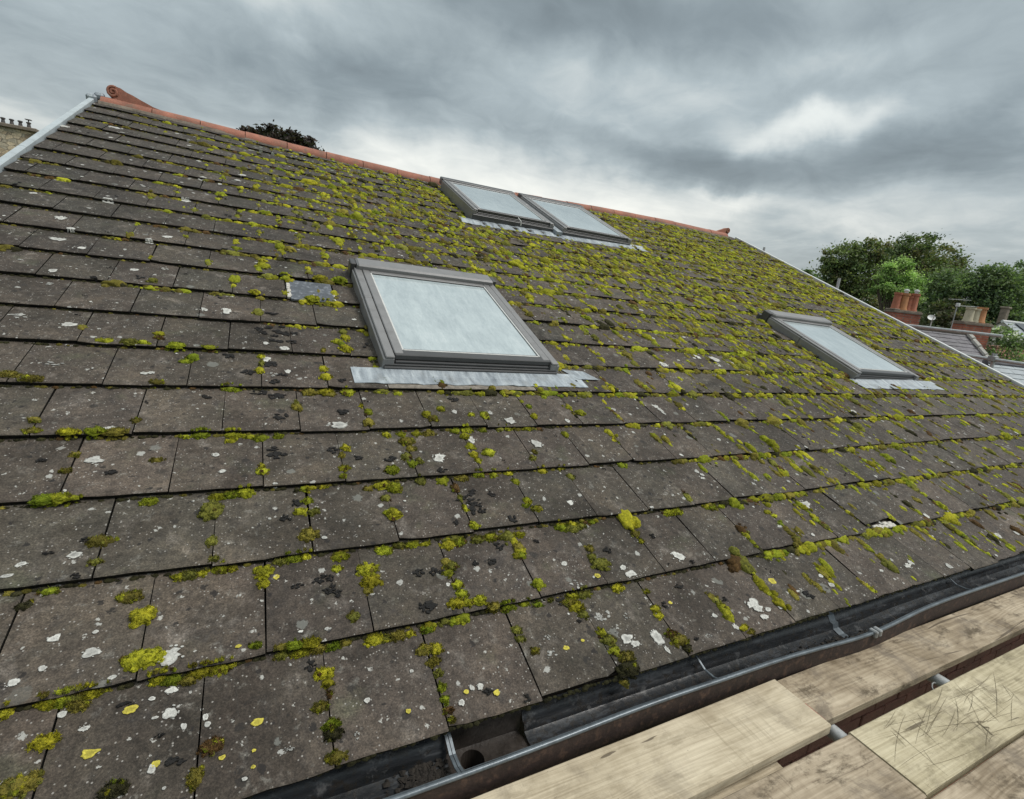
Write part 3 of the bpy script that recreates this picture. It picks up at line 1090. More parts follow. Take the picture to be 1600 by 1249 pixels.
# ------------------------------------------------------------------ skylights
def skylight(u0, u1, v0, v1, label, shared_left=False, shared_right=False, apron=(.13, .36), hood=True, wide=True):
    body = MB()
    rbox(body, u0 + .035, u1 - .035, v0 + .02, v1 - .02, -.09, .035, .004)
    root = body.build("skylight", M_GAP, house, label=label)
    fw = 0.062
    for (a, b_) in ((u0, u0 + fw), (u1 - fw, u1)):
        left = a == u0
        mb = MB()
        vm_ = v0 + (v1 - v0) * .56
        for va, vb, dn in ((v0, vm_, 0.0), (vm_ + .003, v1 - .09, .0015)):
            # side cladding: stepped section
            rbox(mb, a, b_, va, vb, -.11, .062 + dn, .004)
            if left:
                rbox(mb, a + .012, b_, va, vb, .0625 + dn, .078 + dn, .004)
            else:
                rbox(mb, a, b_ - .012, va, vb, .0625 + dn, .078 + dn, .004)
        mb.build("frame_side", M_FRAME, root)
    sw = 0.05
    # sash rails around the glass
    mb = MB()
    ia, ib = u0 + fw + .004, u1 - fw - .004
    rbox(mb, ia, ia + sw, v0 + .035, v1 - .10, .02, .083, .004)
    rbox(mb, ib - sw, ib, v0 + .035, v1 - .10, .02, .083, .004)
    rbox(mb, ia + sw, ib - sw, v1 - .16, v1 - .10, .02, .082, .004)
    mb.build("sash", M_FRAME, root)
    mb = MB()
    rbox(mb, ia, ib, v0 + .020, v0 + .075, .045, .080, .005)
    rbox(mb, ia + .004, ib - .004, v0 + .008, v0 + .03, .030, .0445, .003)
    mb.build("bottom_rail", M_SASH, root)
    mb = MB()
    rbox(mb, u0 + .006, u1 - .006, v0 - .012, v0 + .012, -.10, .018, .006)
    rbox(mb, u0 + .012, u1 - .012, v0 - .002, v0 + .015, .0185, .029, .003)
    mb.build("bottom_frame", M_SASH, root)
    mb = MB()
    ga, gb, gc, gd = ia + sw - .012, ib - sw + .012, v0 + .07, v1 - .15
    rbox(mb, ga, gb, gc, gd, .058, .072, .002)
    mb.build("pane", M_GLASS, root)
    mb = MB()
    for q0, q1, w0, w1 in ((ga + .012, ga + .024, gc, gd), (gb - .024, gb - .012, gc, gd), (ga + .0245, gb - .0245, gd - .018, gd - .001), (ga + .0245, gb - .0245, gc + .02, gc + .027)):
        rbox(mb, q0, q1, w0, w1, .0715, .0745, .001)
    mb.build("gasket", M_GAP, root)
    mb = MB()
    rbox(mb, ia + sw - .001, ia + sw + .010, gc + .008, gd - .01, .0725, .080, .002)
    rbox(mb, ib - sw - .010, ib - sw + .001, gc + .008, gd - .01, .0725, .080, .002)
    rbox(mb, ia + sw + .011, ib - sw - .011, v0 + .076, v0 + .086, .0725, .079, .002)
    mb.build("glazing_bead", M_BEAD, root)
    if hood:
        mb = MB()
        rbox(mb, u0 + .03, u1 - .03, v1 - .125, v1 + .012, .066, .118, .012)
        mb.build("top_hood", M_FRAME, root)
        mb = MB()
        rbox(mb, u0 - .012, u0 + .029, v1 - .085, v1 + .008, -.03, .108, .006)
        rbox(mb, u1 - .029, u1 + .012, v1 - .085, v1 + .008, -.03, .108, .006)
        rbox(mb, u0 - .004, u1 + .004, v1 + .013, v1 + .06, -.05, .04, .005)
        mb.build("hood_end", M_SASH, root)
    else:
        mb = MB()
        rbox(mb, u0, u1, v1 - .095, v1 + .02, .0, .092, .008)
        mb.build("top_hood", M_SASH, root)
    if shared_left:
        pass
    # lead apron over the tiles below
    mb = MB()
    ea, eb = apron
    n_ = 40
    top, bot, mid_ = [], [], []
    rr = random.Random(int(u0 * 100))
    for k in range(n_ + 1):
        u = u0 - ea + (u1 - u0 + ea + eb) * k / n_
        wv = .004 * math.sin(k * 1.1) + rr.uniform(-.003, .003)
        vb = v0 - apron_drop + wv
        top.append(P(u, v0 + .01, .006 if (u0 < u < u1) else .004 + float(tile_n(v0 + .01)) + .006))
        mid_.append(P(u, (v0 + vb) / 2, .006 + float(tile_n((v0 + vb) / 2))))
        bot.append(P(u, vb, float(tile_n(vb)) + .004 + abs(rr.gauss(0, .0025))))
    low = [np.array(p) + np.array([0, .0005, -.003]) for p in bot]
    mb.sweep([top, mid_, bot, low])
    mb.build("lead_apron", M_LEAD, root)
    return root


apron_drop = .150
s1 = skylight(*SKY[0], "large nearest skylight with a lead apron across the tiles below", apron=(.165, .16))
mb = MB()
mb.sweep([[P(u, 1.905 - .1 * (u - 2.42), .006 + float(tile_n(1.9))) for u in np.linspace(2.38, 2.55, 6)],
          [P(u + .06, 1.775 - .02 * (u - 2.42), .010 + float(tile_n(1.78))) for u in np.linspace(2.38, 2.55, 6)]])
mb.build("lead_offcut", M_LEAD, s1)
apron_drop = .16
LIFT[:] = [2.87, .052, 5.25, .004]
s2 = skylight(*SKY[1], "left skylight of the pair just below the ridge", hood=False, apron=(.16, .05))
s3 = skylight(*SKY[2], "right skylight of the pair just below the ridge", hood=False, apron=(.05, .22))
apron_drop = .16
s4 = skylight(*SKY[3], "skylight far to the right near the right-hand verge", apron=(.05, .30))
# gutter between the pair, broken handle on the left one, droppings
mb = MB()
rbox(mb, 4.013, 4.107, 5.22, 6.7, -.09, .022, .004)
mb.build("valley_cover", M_LEAD, s2)
mb = MB()
mb.tube([PL(3.47, 5.30, .078), PL(3.50, 5.255, .05), PL(3.505, 5.24, .0)], .006, 6)
mb.build("loose_clip", M_BEAD, s2)
LIFT[:] = [0.0, 0.0, 0.0, 0.0]

# ------------------------------------------------------------------ moss
NP = np.random.RandomState(4)


def ico_half(sub, seed, lump):
    bm = bmesh.new()
    bmesh.ops.create_icosphere(bm, subdivisions=sub, radius=1.0)
    bmesh.ops.delete(bm, geom=[v for v in bm.verts if v.co.z < -0.25], context="VERTS")
    bm.verts.ensure_lookup_table()
    s = Vector((seed * 7.3, seed * 2.1, seed * 5.7))
    for v in bm.verts:
        p = v.co.copy()
        a = mnoise.noise(p * 1.6 + s) * .34
        a += mnoise.noise(p * 4.5 + s) * .17 * lump
        a += (abs(mnoise.noise(p * 7.0 + s)) - .15) * .30 * lump
        a += abs(mnoise.noise(p * 15.0 + s)) * .16 * lump
        v.co = p * (1 + a)
        v.co.z = max(v.co.z, -.2)
    bm.verts.index_update()
    V = np.array([v.co[:] for v in bm.verts])
    F = np.array([[v.index for v in f.verts] for f in bm.faces])
    bm.free()
    return V, F


HI = [ico_half(4, i, 1.2) for i in range(6)]
MD = [ico_half(3, i + 20, 1.0) for i in range(8)]
LO = [ico_half(2, i + 40, .8) for i in range(8)]
accV, accF, accC = [], [], []
nv = 0


def put_dome(u, v, n, ru, rv, h, col, lod, rot=None):
    """one cushion: (u,v) on the roof, n height of what it sits on"""
    global nv
    Vt, Ft = (HI, MD, LO)[lod][NP.randint(0, 6)]
    a = NP.uniform(0, 6.283) if rot is None else rot
    ca, sa = math.cos(a), math.sin(a)
    x = Vt[:, 0] * ca - Vt[:, 1] * sa
    y = Vt[:, 0] * sa + Vt[:, 1] * ca
    pts = P(u + x * ru, v + y * rv, n + Vt[:, 2] * h)
    accV.append(pts)
    accF.append(Ft + nv)
    nv += len(Vt)
    cc = np.array(col) * np.ones((len(Vt), 1))
    k = NP.uniform(.8, 1.2)
    accC.append(cc * k)


def moss_col(kind, u=None):
    r = NP.uniform()
    if u is not None and kind == 0 and NP.uniform() < np.clip((.55 - u) / 1.4, 0, .8):
        kind = 1
    if kind == 2:
        return np.array([.035, .034, .016]) * NP.uniform(.7, 1.4)
    if kind == 1:
        return np.array([.165, .145, .030]) * NP.uniform(.6, 1.25) if r < .75 else np.array([.10, .06, .025])
    if r < .10:
        return np.array([.21, .185, .035])
    if r < .30:
        return np.array([.17, .175, .035]) * NP.uniform(.7, 1.2)
    return np.array([.350, .335, .026]) * NP.uniform(.55, 1.15) + np.array([NP.uniform(-.06, .01), 0, 0])


def surf(u, v):
    return float(tile_n(np.asarray(v)))


def clump(u, v, ru, rv, kind, lod):
    """a ragged mat: a low body with many small knobs on and around it"""
    col = moss_col(kind)
    n = surf(u, v)
    r = min(ru, rv)
    h = r * NP.uniform(.50, .72)
    put_dome(u, v, n - .001, ru * .78, rv * .78, h, col, lod, 0)
    k = 22 if lod == 0 else (9 if lod == 1 else 2)
    for _ in range(k):
        a = NP.uniform(0, 6.283)
        q = math.sqrt(NP.uniform(.05, 1.15))
        uu, vv = u + math.cos(a) * ru * q, v + math.sin(a) * rv * q
        s = NP.uniform(.16, .36) * (1.15 - .35 * q)
        c2 = col * NP.uniform(.65, 1.25)
        if NP.uniform() < (.35 if kind == 1 else .12):
            c2 = moss_col(0 if kind else 1) * .85
        lift = h * max(0.0, 1 - q * q) * .72
        rr_ = max(r, ru * .6) * s
        put_dome(uu, vv, surf(uu, vv) - .001 + lift, rr_, rr_ * NP.uniform(.8, 1.3), rr_ * NP.uniform(.7, 1.1), c2, max(lod, 1))


MOSS = [tuple(map(float, q_.split())) for q_ in """0.140 0.229 0.0274 0.0184 0;0.281 0.512 0.0315 0.0328 0;0.304 0.378 0.0496 0.0288 0;0.056 0.644 0.0264 0.0145 0;0.144 0.796 0.0374 0.0246 1;0.142 0.715 0.0219 0.0152 0;0.428 0.888 0.0378 0.0479 0;0.435 0.747 0.0216 0.0234 0;0.446 0.673 0.0188 0.0120 0;0.589 0.608 0.0298 0.0275 0;0.588 0.562 0.0203 0.0170 0;0.729 0.730 0.0335 0.0295 0;0.711 0.847 0.0274 0.0224 0;0.754 0.841 0.0249 0.0200 0;0.469 0.124 0.0279 0.0196 1;0.442 0.062 0.0157 0.0254 1;0.119 0.146 0.0414 0.0228 1;0.287 0.085 0.0320 0.0176 2;0.245 0.585 0.0346 0.0209 1;0.562 0.357 0.0212 0.0117 0;0.049 0.322 0.0197 0.0148 0;0.184 0.299 0.0256 0.0141 1;0.012 0.607 0.0215 0.0148 2;0.125 0.324 0.0303 0.0167 0;0.149 0.322 0.0324 0.0178 0;0.173 0.322 0.0301 0.0166 0;0.201 0.324 0.0300 0.0165 0;0.225 0.325 0.0193 0.0106 0;0.345 0.326 0.0296 0.0163 0;0.374 0.315 0.0295 0.0162 0;0.407 0.303 0.0230 0.0151 0;0.437 0.320 0.0336 0.0185 0;0.473 0.320 0.0336 0.0185 0;0.506 0.322 0.0210 0.0115 0;0.630 0.335 0.0211 0.0116 0;0.663 0.332 0.0295 0.0162 0;0.705 0.329 0.0295 0.0162 0;0.355 0.637 0.0209 0.0151 0;0.383 0.636 0.0279 0.0171 0;0.416 0.637 0.0209 0.0135 0;0.467 0.642 0.0279 0.0153 0;0.497 0.639 0.0232 0.0127 0;0.640 0.642 0.0278 0.0153 0;0.675 0.646 0.0326 0.0179 0;0.715 0.650 0.0210 0.0169 0;-0.032 0.984 0.0378 0.0208 0;0.007 0.985 0.0376 0.0207 0;0.039 0.984 0.0241 0.0132 0;0.243 0.959 0.0339 0.0193 0;1.040 0.783 0.0325 0.0307 0;1.334 0.679 0.0253 0.0227 0;0.903 0.558 0.0390 0.0287 0;0.905 0.506 0.0361 0.0274 0;0.889 0.472 0.0179 0.0151 0;0.834 0.389 0.0238 0.0189 0;0.824 0.631 0.0303 0.0214 0;0.806 0.578 0.0206 0.0163 0;0.973 0.631 0.0331 0.0222 0;1.033 0.644 0.0287 0.0158 0;1.079 0.640 0.0288 0.0159 0;1.127 0.638 0.0242 0.0133 0;1.214 0.618 0.0341 0.0233 0;1.257 0.623 0.0319 0.0237 0;1.337 0.623 0.0349 0.0193 0;1.393 0.627 0.0353 0.0220 0;1.452 0.622 0.0306 0.0173 0;1.516 0.622 0.0310 0.0171 0;1.726 0.639 0.0299 0.0186 0;1.780 0.631 0.0275 0.0214 0;1.193 0.519 0.0283 0.0213 0;1.172 0.490 0.0233 0.0186 0;1.190 0.438 0.0254 0.0198 0;1.192 0.399 0.0251 0.0192 0;1.163 0.365 0.0315 0.0203 0;1.203 0.359 0.0226 0.0185 0;1.245 0.360 0.0274 0.0206 0;1.486 0.558 0.0253 0.0260 0;1.480 0.519 0.0200 0.0183 0;1.487 0.381 0.0266 0.0244 0;1.624 0.778 0.0220 0.0174 0;1.645 0.734 0.0246 0.0197 0;0.629 0.320 0.0252 0.0138 0;0.679 0.316 0.0294 0.0162 0;0.722 0.318 0.0295 0.0162 0;0.766 0.315 0.0253 0.0139 0;0.802 0.317 0.0212 0.0116 0;0.890 0.307 0.0362 0.0199 0;0.922 0.304 0.0213 0.0130 0;0.956 0.305 0.0321 0.0180 0;0.992 0.305 0.0215 0.0133 0;1.052 0.307 0.0261 0.0169 0;1.027 0.240 0.0340 0.0188 1;1.060 0.234 0.0214 0.0221 0;1.042 0.197 0.0253 0.0151 0;1.044 0.161 0.0167 0.0146 0;1.044 0.117 0.0145 0.0167 0;1.042 0.081 0.0164 0.0133 0;1.044 0.051 0.0184 0.0116 1;1.044 0.023 0.0102 0.0113 1;0.735 0.238 0.0288 0.0201 0;0.741 0.211 0.0184 0.0140 0;0.743 0.176 0.0081 0.0107 1;0.739 0.098 0.0239 0.0148 0;0.741 0.072 0.0257 0.0141 2;0.743 0.018 0.0273 0.0150 1;0.716 0.149 0.0241 0.0142 1;1.340 0.234 0.0203 0.0170 0;1.339 0.204 0.0202 0.0132 0;1.369 0.152 0.0179 0.0158 1;1.287 0.329 0.0274 0.0151 0;1.346 0.324 0.0323 0.0178 0;1.408 0.322 0.0234 0.0129 0;1.460 0.311 0.0236 0.0151 0;1.516 0.318 0.0192 0.0106 0;1.580 0.294 0.0340 0.0211 1;1.727 0.628 0.0380 0.0209 0;1.771 0.614 0.0438 0.0241 0;1.823 0.625 0.0222 0.0188 0;1.885 0.638 0.0226 0.0124 0;1.787 0.499 0.0214 0.0217 0;1.774 0.456 0.0238 0.0208 0;1.788 0.415 0.0421 0.0314 0;1.606 0.316 0.0295 0.0162 0;1.661 0.313 0.0349 0.0192 0;1.600 0.269 0.0340 0.0226 0;1.609 0.236 0.0242 0.0183 0;1.813 0.311 0.0337 0.0186 0;1.638 0.154 0.0240 0.0205 0;1.650 0.121 0.0335 0.0215 0;1.647 0.082 0.0238 0.0191 0;1.674 0.052 0.0382 0.0210 1;1.658 0.016 0.0472 0.0260 2;1.631 -0.015 0.0163 0.0143 1;2.074 0.588 0.0235 0.0220 0;2.057 0.539 0.0232 0.0237 1;2.059 0.495 0.0144 0.0153 0;1.927 0.269 0.0186 0.0122 0;1.912 0.193 0.0262 0.0170 0;1.909 0.163 0.0260 0.0166 0;1.907 0.088 0.0309 0.0171 1;1.919 0.058 0.0411 0.0233 1;1.929 0.024 0.0231 0.0161 2;2.215 0.135 0.0256 0.0154 0;2.209 0.099 0.0283 0.0156 0;2.233 0.036 0.0255 0.0140 0;2.254 0.015 0.0199 0.0109 1;2.330 0.632 0.0380 0.0209 0;2.388 0.632 0.0386 0.0213 0;2.619 0.632 0.0411 0.0226 0;2.684 0.628 0.0278 0.0153 0;2.951 0.549 0.0296 0.0188 0;2.969 0.520 0.0259 0.0154 0;1.414 1.463 0.0258 0.0264 0;1.326 1.411 0.0282 0.0336 0;1.350 1.379 0.0312 0.0290 1;1.639 1.398 0.0294 0.0352 0;1.567 1.411 0.0194 0.0175 0;1.931 1.386 0.0239 0.0275 0;2.253 1.416 0.0365 0.0344 0;1.944 1.487 0.0210 0.0195 0;1.777 1.650 0.0249 0.0261 0;2.079 1.690 0.0226 0.0223 0;2.092 1.642 0.0261 0.0272 0;1.103 1.279 0.0236 0.0222 0;1.174 1.276 0.0237 0.0225 0;1.243 1.282 0.0269 0.0229 0;1.311 1.279 0.0362 0.0199 1;1.446 1.293 0.0277 0.0239 0;1.510 1.301 0.0374 0.0206 0;1.594 1.293 0.0252 0.0205 0;1.479 1.247 0.0305 0.0273 0;1.482 1.165 0.0239 0.0296 0;1.476 1.100 0.0263 0.0283 0;1.484 1.055 0.0174 0.0240 0;1.694 1.299 0.0256 0.0209 0;1.737 1.297 0.0194 0.0168 0;1.847 1.304 0.0264 0.0145 0;1.558 1.108 0.0327 0.0325 0;1.770 1.051 0.0213 0.0217 0;1.804 1.101 0.0155 0.0188 1;2.060 1.235 0.0202 0.0300 0;1.189 1.219 0.0408 0.0290 1;1.191 1.165 0.0258 0.0245 1;1.156 1.111 0.0253 0.0268 0;1.173 1.059 0.0249 0.0259 0;1.209 1.077 0.0196 0.0231 0;1.077 1.024 0.0325 0.0278 0;1.049 0.961 0.0212 0.0206 0;1.072 0.933 0.0316 0.0318 0;1.026 0.880 0.0206 0.0220 0;1.190 0.962 0.0269 0.0242 0;1.285 0.956 0.0300 0.0246 0;1.328 0.905 0.0216 0.0299 1;1.375 0.963 0.0360 0.0198 0;1.459 0.976 0.0338 0.0186 0;1.533 0.969 0.0228 0.0229 0;1.329 0.837 0.0132 0.0256 0;1.331 0.779 0.0130 0.0245 0;1.032 0.794 0.0326 0.0232 0;1.621 0.914 0.0200 0.0256 0;1.624 0.786 0.0193 0.0204 0;1.605 0.758 0.0191 0.0170 0;1.631 0.732 0.0164 0.0140 0;1.659 0.736 0.0165 0.0169 1;1.610 0.974 0.0289 0.0159 0;1.790 0.971 0.0300 0.0206 0;1.899 0.980 0.0246 0.0141 0;1.923 0.919 0.0213 0.0272 0;-0.154 1.400 0.0249 0.0184 1;0.148 1.390 0.0181 0.0196 1;-0.011 1.124 0.0225 0.0155 1;-0.002 1.212 0.0173 0.0166 1;0.241 1.162 0.0251 0.0138 1;0.272 1.849 0.0345 0.0190 0;0.300 1.885 0.0314 0.0324 0;0.585 1.062 0.0267 0.0200 0;0.586 1.094 0.0135 0.0204 0;0.583 1.781 0.0269 0.0275 0;0.592 1.858 0.0172 0.0379 0;0.590 1.925 0.0246 0.0200 0;0.144 2.083 0.0297 0.0202 0;0.149 2.040 0.0220 0.0197 1;-0.158 2.108 0.0191 0.0290 1;0.577 2.389 0.0321 0.0446 0;0.048 2.668 0.0306 0.0337 0;0.468 1.636 0.0419 0.0230 0;0.318 1.303 0.0262 0.0144 0;0.372 1.309 0.0378 0.0208 0;0.484 1.303 0.0405 0.0223 0;0.542 1.292 0.0288 0.0158 0;0.585 1.278 0.0287 0.0266 0;0.650 1.287 0.0288 0.0204 0;0.474 1.267 0.0257 0.0161 0;0.443 0.962 0.0310 0.0179 0;0.487 0.964 0.0310 0.0207 0;0.532 0.968 0.0310 0.0236 0;-0.044 1.321 0.0360 0.0198 0;0.035 1.324 0.0417 0.0230 0;0.097 1.318 0.0414 0.0228 0;-0.147 1.333 0.0305 0.0167 1;-0.301 1.691 0.0413 0.0227 1;-0.227 1.662 0.0406 0.0223 1;-0.049 1.982 0.0365 0.0201 0;0.047 1.980 0.0436 0.0240 0;0.096 1.979 0.0289 0.0188 0;0.226 1.968 0.0430 0.0237 0;0.361 1.968 0.0357 0.0196 0;0.184 1.654 0.0360 0.0198 1;1.027 2.243 0.0273 0.0381 0;1.032 2.167 0.0267 0.0489 0;0.976 2.109 0.0300 0.0353 0;1.015 2.027 0.0367 0.0454 0;1.000 2.075 0.0223 0.0348 0;0.877 1.820 0.0240 0.0297 0;0.881 1.730 0.0334 0.0329 0;0.561 2.639 0.0343 0.0359 0;0.592 2.610 0.0255 0.0285 0;0.608 3.190 0.0344 0.0277 0;0.614 3.080 0.0479 0.0441 0;0.896 3.143 0.0244 0.0376 0;0.895 3.064 0.0287 0.0363 0;0.743 2.946 0.0371 0.0423 0;0.894 2.628 0.0516 0.0375 0;0.978 2.617 0.0516 0.0302 0;1.089 2.974 0.0565 0.0448 0;0.963 2.973 0.0563 0.0353 0;0.733 1.481 0.0276 0.0314 0;0.735 1.521 0.0124 0.0242 0;0.800 1.615 0.0385 0.0260 0;0.873 1.617 0.0387 0.0263 0;0.976 1.618 0.0389 0.0269 0;1.047 1.437 0.0246 0.0284 0;1.021 1.499 0.0094 0.0207 0;1.031 1.353 0.0300 0.0307 0;0.911 1.192 0.0197 0.0303 0;0.889 1.143 0.0166 0.0227 0;0.889 1.056 0.0242 0.0213 0;0.875 1.005 0.0185 0.0175 0;0.736 0.902 0.0228 0.0183 0;1.032 0.955 0.0475 0.0261 0;0.966 0.944 0.0261 0.0144 0;0.776 2.892 0.0366 0.0415 0;0.730 3.478 0.0472 0.0526 0;0.600 3.211 0.0296 0.0279 0;0.790 3.461 0.0471 0.0421 0;1.049 3.437 0.0261 0.0575 0;0.887 1.600 0.0321 0.0176 0;0.894 1.995 0.0145 0.0273 1;0.836 0.629 0.0210 0.0150 0;1.636 1.628 0.0278 0.0153 0;1.226 1.616 0.0297 0.0187 0""".split(";")]
LICH = [tuple(map(float, q_.split())) for q_ in """0.089 0.752 0.0173 0.0121 0;-0.025 0.738 0.0125 0.0092 0;-0.045 0.701 0.0124 0.0066 0;0.102 0.488 0.0137 0.0094 0;0.189 0.425 0.0177 0.0109 0;0.051 0.381 0.0133 0.0082 0;0.099 0.405 0.0089 0.0069 0;0.245 0.344 0.0086 0.0051 0;0.360 0.377 0.0322 0.0220 0;0.374 0.287 0.0125 0.0084 0;0.333 0.277 0.0084 0.0049 0;0.346 0.226 0.0082 0.0046 0;0.375 0.230 0.0165 0.0157 0;0.408 0.188 0.0061 0.0091 0;0.458 0.178 0.0081 0.0061 0;0.453 0.198 0.0061 0.0093 0;0.208 0.240 0.0105 0.0060 0;0.159 0.287 0.0085 0.0077 0;0.353 0.108 0.0080 0.0094 0;0.092 0.152 0.0167 0.0128 0;0.185 0.486 0.0068 0.0058 0;0.639 0.070 0.0118 0.0086 1;0.541 0.031 0.0058 0.0040 0;0.290 0.363 0.0043 0.0035 0;0.292 0.260 0.0146 0.0110 2;0.231 0.179 0.0185 0.0112 2;0.361 0.117 0.0080 0.0082 2;0.569 0.152 0.0120 0.0092 2;0.493 0.091 0.0079 0.0056 2;0.560 0.087 0.0059 0.0043 2;0.623 0.582 0.0091 0.0097 2;0.521 0.363 0.0085 0.0057 2;1.109 0.086 0.0083 0.0068 2;1.197 0.061 0.0105 0.0086 2;0.936 0.078 0.0081 0.0064 2;1.481 0.137 0.0115 0.0100 2;1.743 0.366 0.0129 0.0106 2;1.552 0.146 0.0070 0.0062 2;1.997 0.203 0.0081 0.0073 2;2.583 0.191 0.0192 0.0137 2;0.489 0.129 0.0060 0.0044 2;0.558 0.051 0.0059 0.0041 2;1.155 0.089 0.0105 0.0087 0;1.129 0.092 0.0063 0.0087 0;1.086 0.061 0.0082 0.0083 0;0.835 0.135 0.0081 0.0066 0;0.796 0.054 0.0099 0.0089 1;0.777 0.709 0.0095 0.0085 0;1.636 0.449 0.0127 0.0084 0;1.431 0.187 0.0160 0.0104 1;1.417 0.128 0.0203 0.0137 1;1.159 0.444 0.0069 0.0074 0;0.971 0.185 0.0062 0.0055 0;1.092 0.214 0.0043 0.0039 0;2.182 0.388 0.0292 0.0239 0;1.897 0.346 0.0241 0.0163 0;1.880 0.383 0.0161 0.0111 0;1.639 0.448 0.0102 0.0084 0;1.683 0.210 0.0319 0.0250 1;1.778 0.194 0.0151 0.0115 1;1.722 0.111 0.0244 0.0146 0;1.740 0.088 0.0196 0.0123 0;1.840 0.089 0.0202 0.0252 0;1.846 0.039 0.0075 0.0160 0;2.150 0.111 0.0111 0.0093 0;2.202 0.048 0.0112 0.0132 0;2.055 0.044 0.0161 0.0085 1;2.371 0.119 0.0298 0.0196 0;2.380 0.091 0.0238 0.0144 0;2.425 0.079 0.0151 0.0096 0;2.375 0.054 0.0178 0.0115 0;2.519 0.120 0.0094 0.0076 0;2.494 0.073 0.0123 0.0072 0;1.637 0.351 0.0249 0.0179 1;1.829 0.753 0.0143 0.0111 0;2.238 0.664 0.0125 0.0075 0;2.931 0.451 0.0182 0.0109 0;3.287 0.566 0.0404 0.0252 0;3.654 0.426 0.0218 0.0120 0;3.577 0.408 0.0257 0.0196 0;1.773 1.356 0.0264 0.0274 0;1.848 1.172 0.0319 0.0298 0;1.304 1.091 0.0256 0.0297 0;1.510 1.221 0.0183 0.0241 0;1.484 1.440 0.0129 0.0165 0;2.124 1.340 0.0140 0.0173 0;1.824 0.749 0.0114 0.0148 0;0.896 1.339 0.0354 0.0278 0;1.682 1.426 0.0132 0.0169 0;0.058 1.177 0.0227 0.0171 0;-0.212 2.131 0.0270 0.0182 0;0.070 1.342 0.0329 0.0116 0;-0.195 1.792 0.0350 0.0148 1;0.421 2.377 0.0320 0.0309 0;0.314 2.374 0.0200 0.0228 0;0.453 1.078 0.0107 0.0105 0;0.427 1.181 0.0111 0.0112 0;0.129 1.728 0.0134 0.0102 0;0.153 1.734 0.0134 0.0103 0;0.610 1.908 0.0210 0.0310 0;-0.059 2.818 0.0228 0.0178 0;-0.403 2.190 0.0438 0.0241 1;-0.385 2.551 0.0348 0.0221 1;0.077 2.897 0.0323 0.0283 1;0.703 1.999 0.0216 0.0199 0;0.612 2.043 0.0146 0.0134 0;0.633 1.743 0.0266 0.0226 1;0.709 1.781 0.0135 0.0176 0;-0.068 6.236 0.0171 0.1165 0;-0.044 6.015 0.0248 0.1376 0;2.885 1.487 0.0209 0.0210 0;2.897 1.445 0.0125 0.0274 0;2.892 1.404 0.0083 0.0201 0;4.057 2.163 0.0343 0.0448 0;3.367 2.018 0.0299 0.0389 0;3.878 2.191 0.0278 0.0333 0;3.996 2.057 0.0279 0.0318 0;3.838 1.903 0.0213 0.0292 1;2.531 1.237 0.0112 0.0115 0;2.724 0.826 0.0145 0.0092 0;3.526 0.100 0.0248 0.0151 0;2.891 0.108 0.0174 0.0108 0;2.886 0.161 0.0140 0.0085 0;2.663 0.119 0.0130 0.0078 0;3.571 0.112 0.0168 0.0154 0;3.299 0.110 0.0117 0.0088 0;0.682 0.371 0.0064 0.0040 0;0.630 0.988 0.0078 0.0068 0;-0.526 3.480 0.0325 0.0335 0;-0.463 3.133 0.0400 0.0290 0;-0.438 3.296 0.0207 0.0209 0;-0.928 4.717 0.0346 0.0340 1;0.042 3.383 0.0310 0.0232 0;-0.337 3.027 0.0243 0.0188 0;-0.043 3.278 0.0253 0.0219 0;-0.364 3.937 0.0353 0.0274 0;0.071 4.243 0.0369 0.0323 0;0.150 4.924 0.0417 0.0408 0;0.448 5.283 0.0368 0.0468 0;0.419 5.100 0.0286 0.0442 0;0.276 4.888 0.0276 0.0409 0;-0.995 5.756 0.0489 0.0469 0;-0.677 6.113 0.0679 0.0534 0""".split(";")]
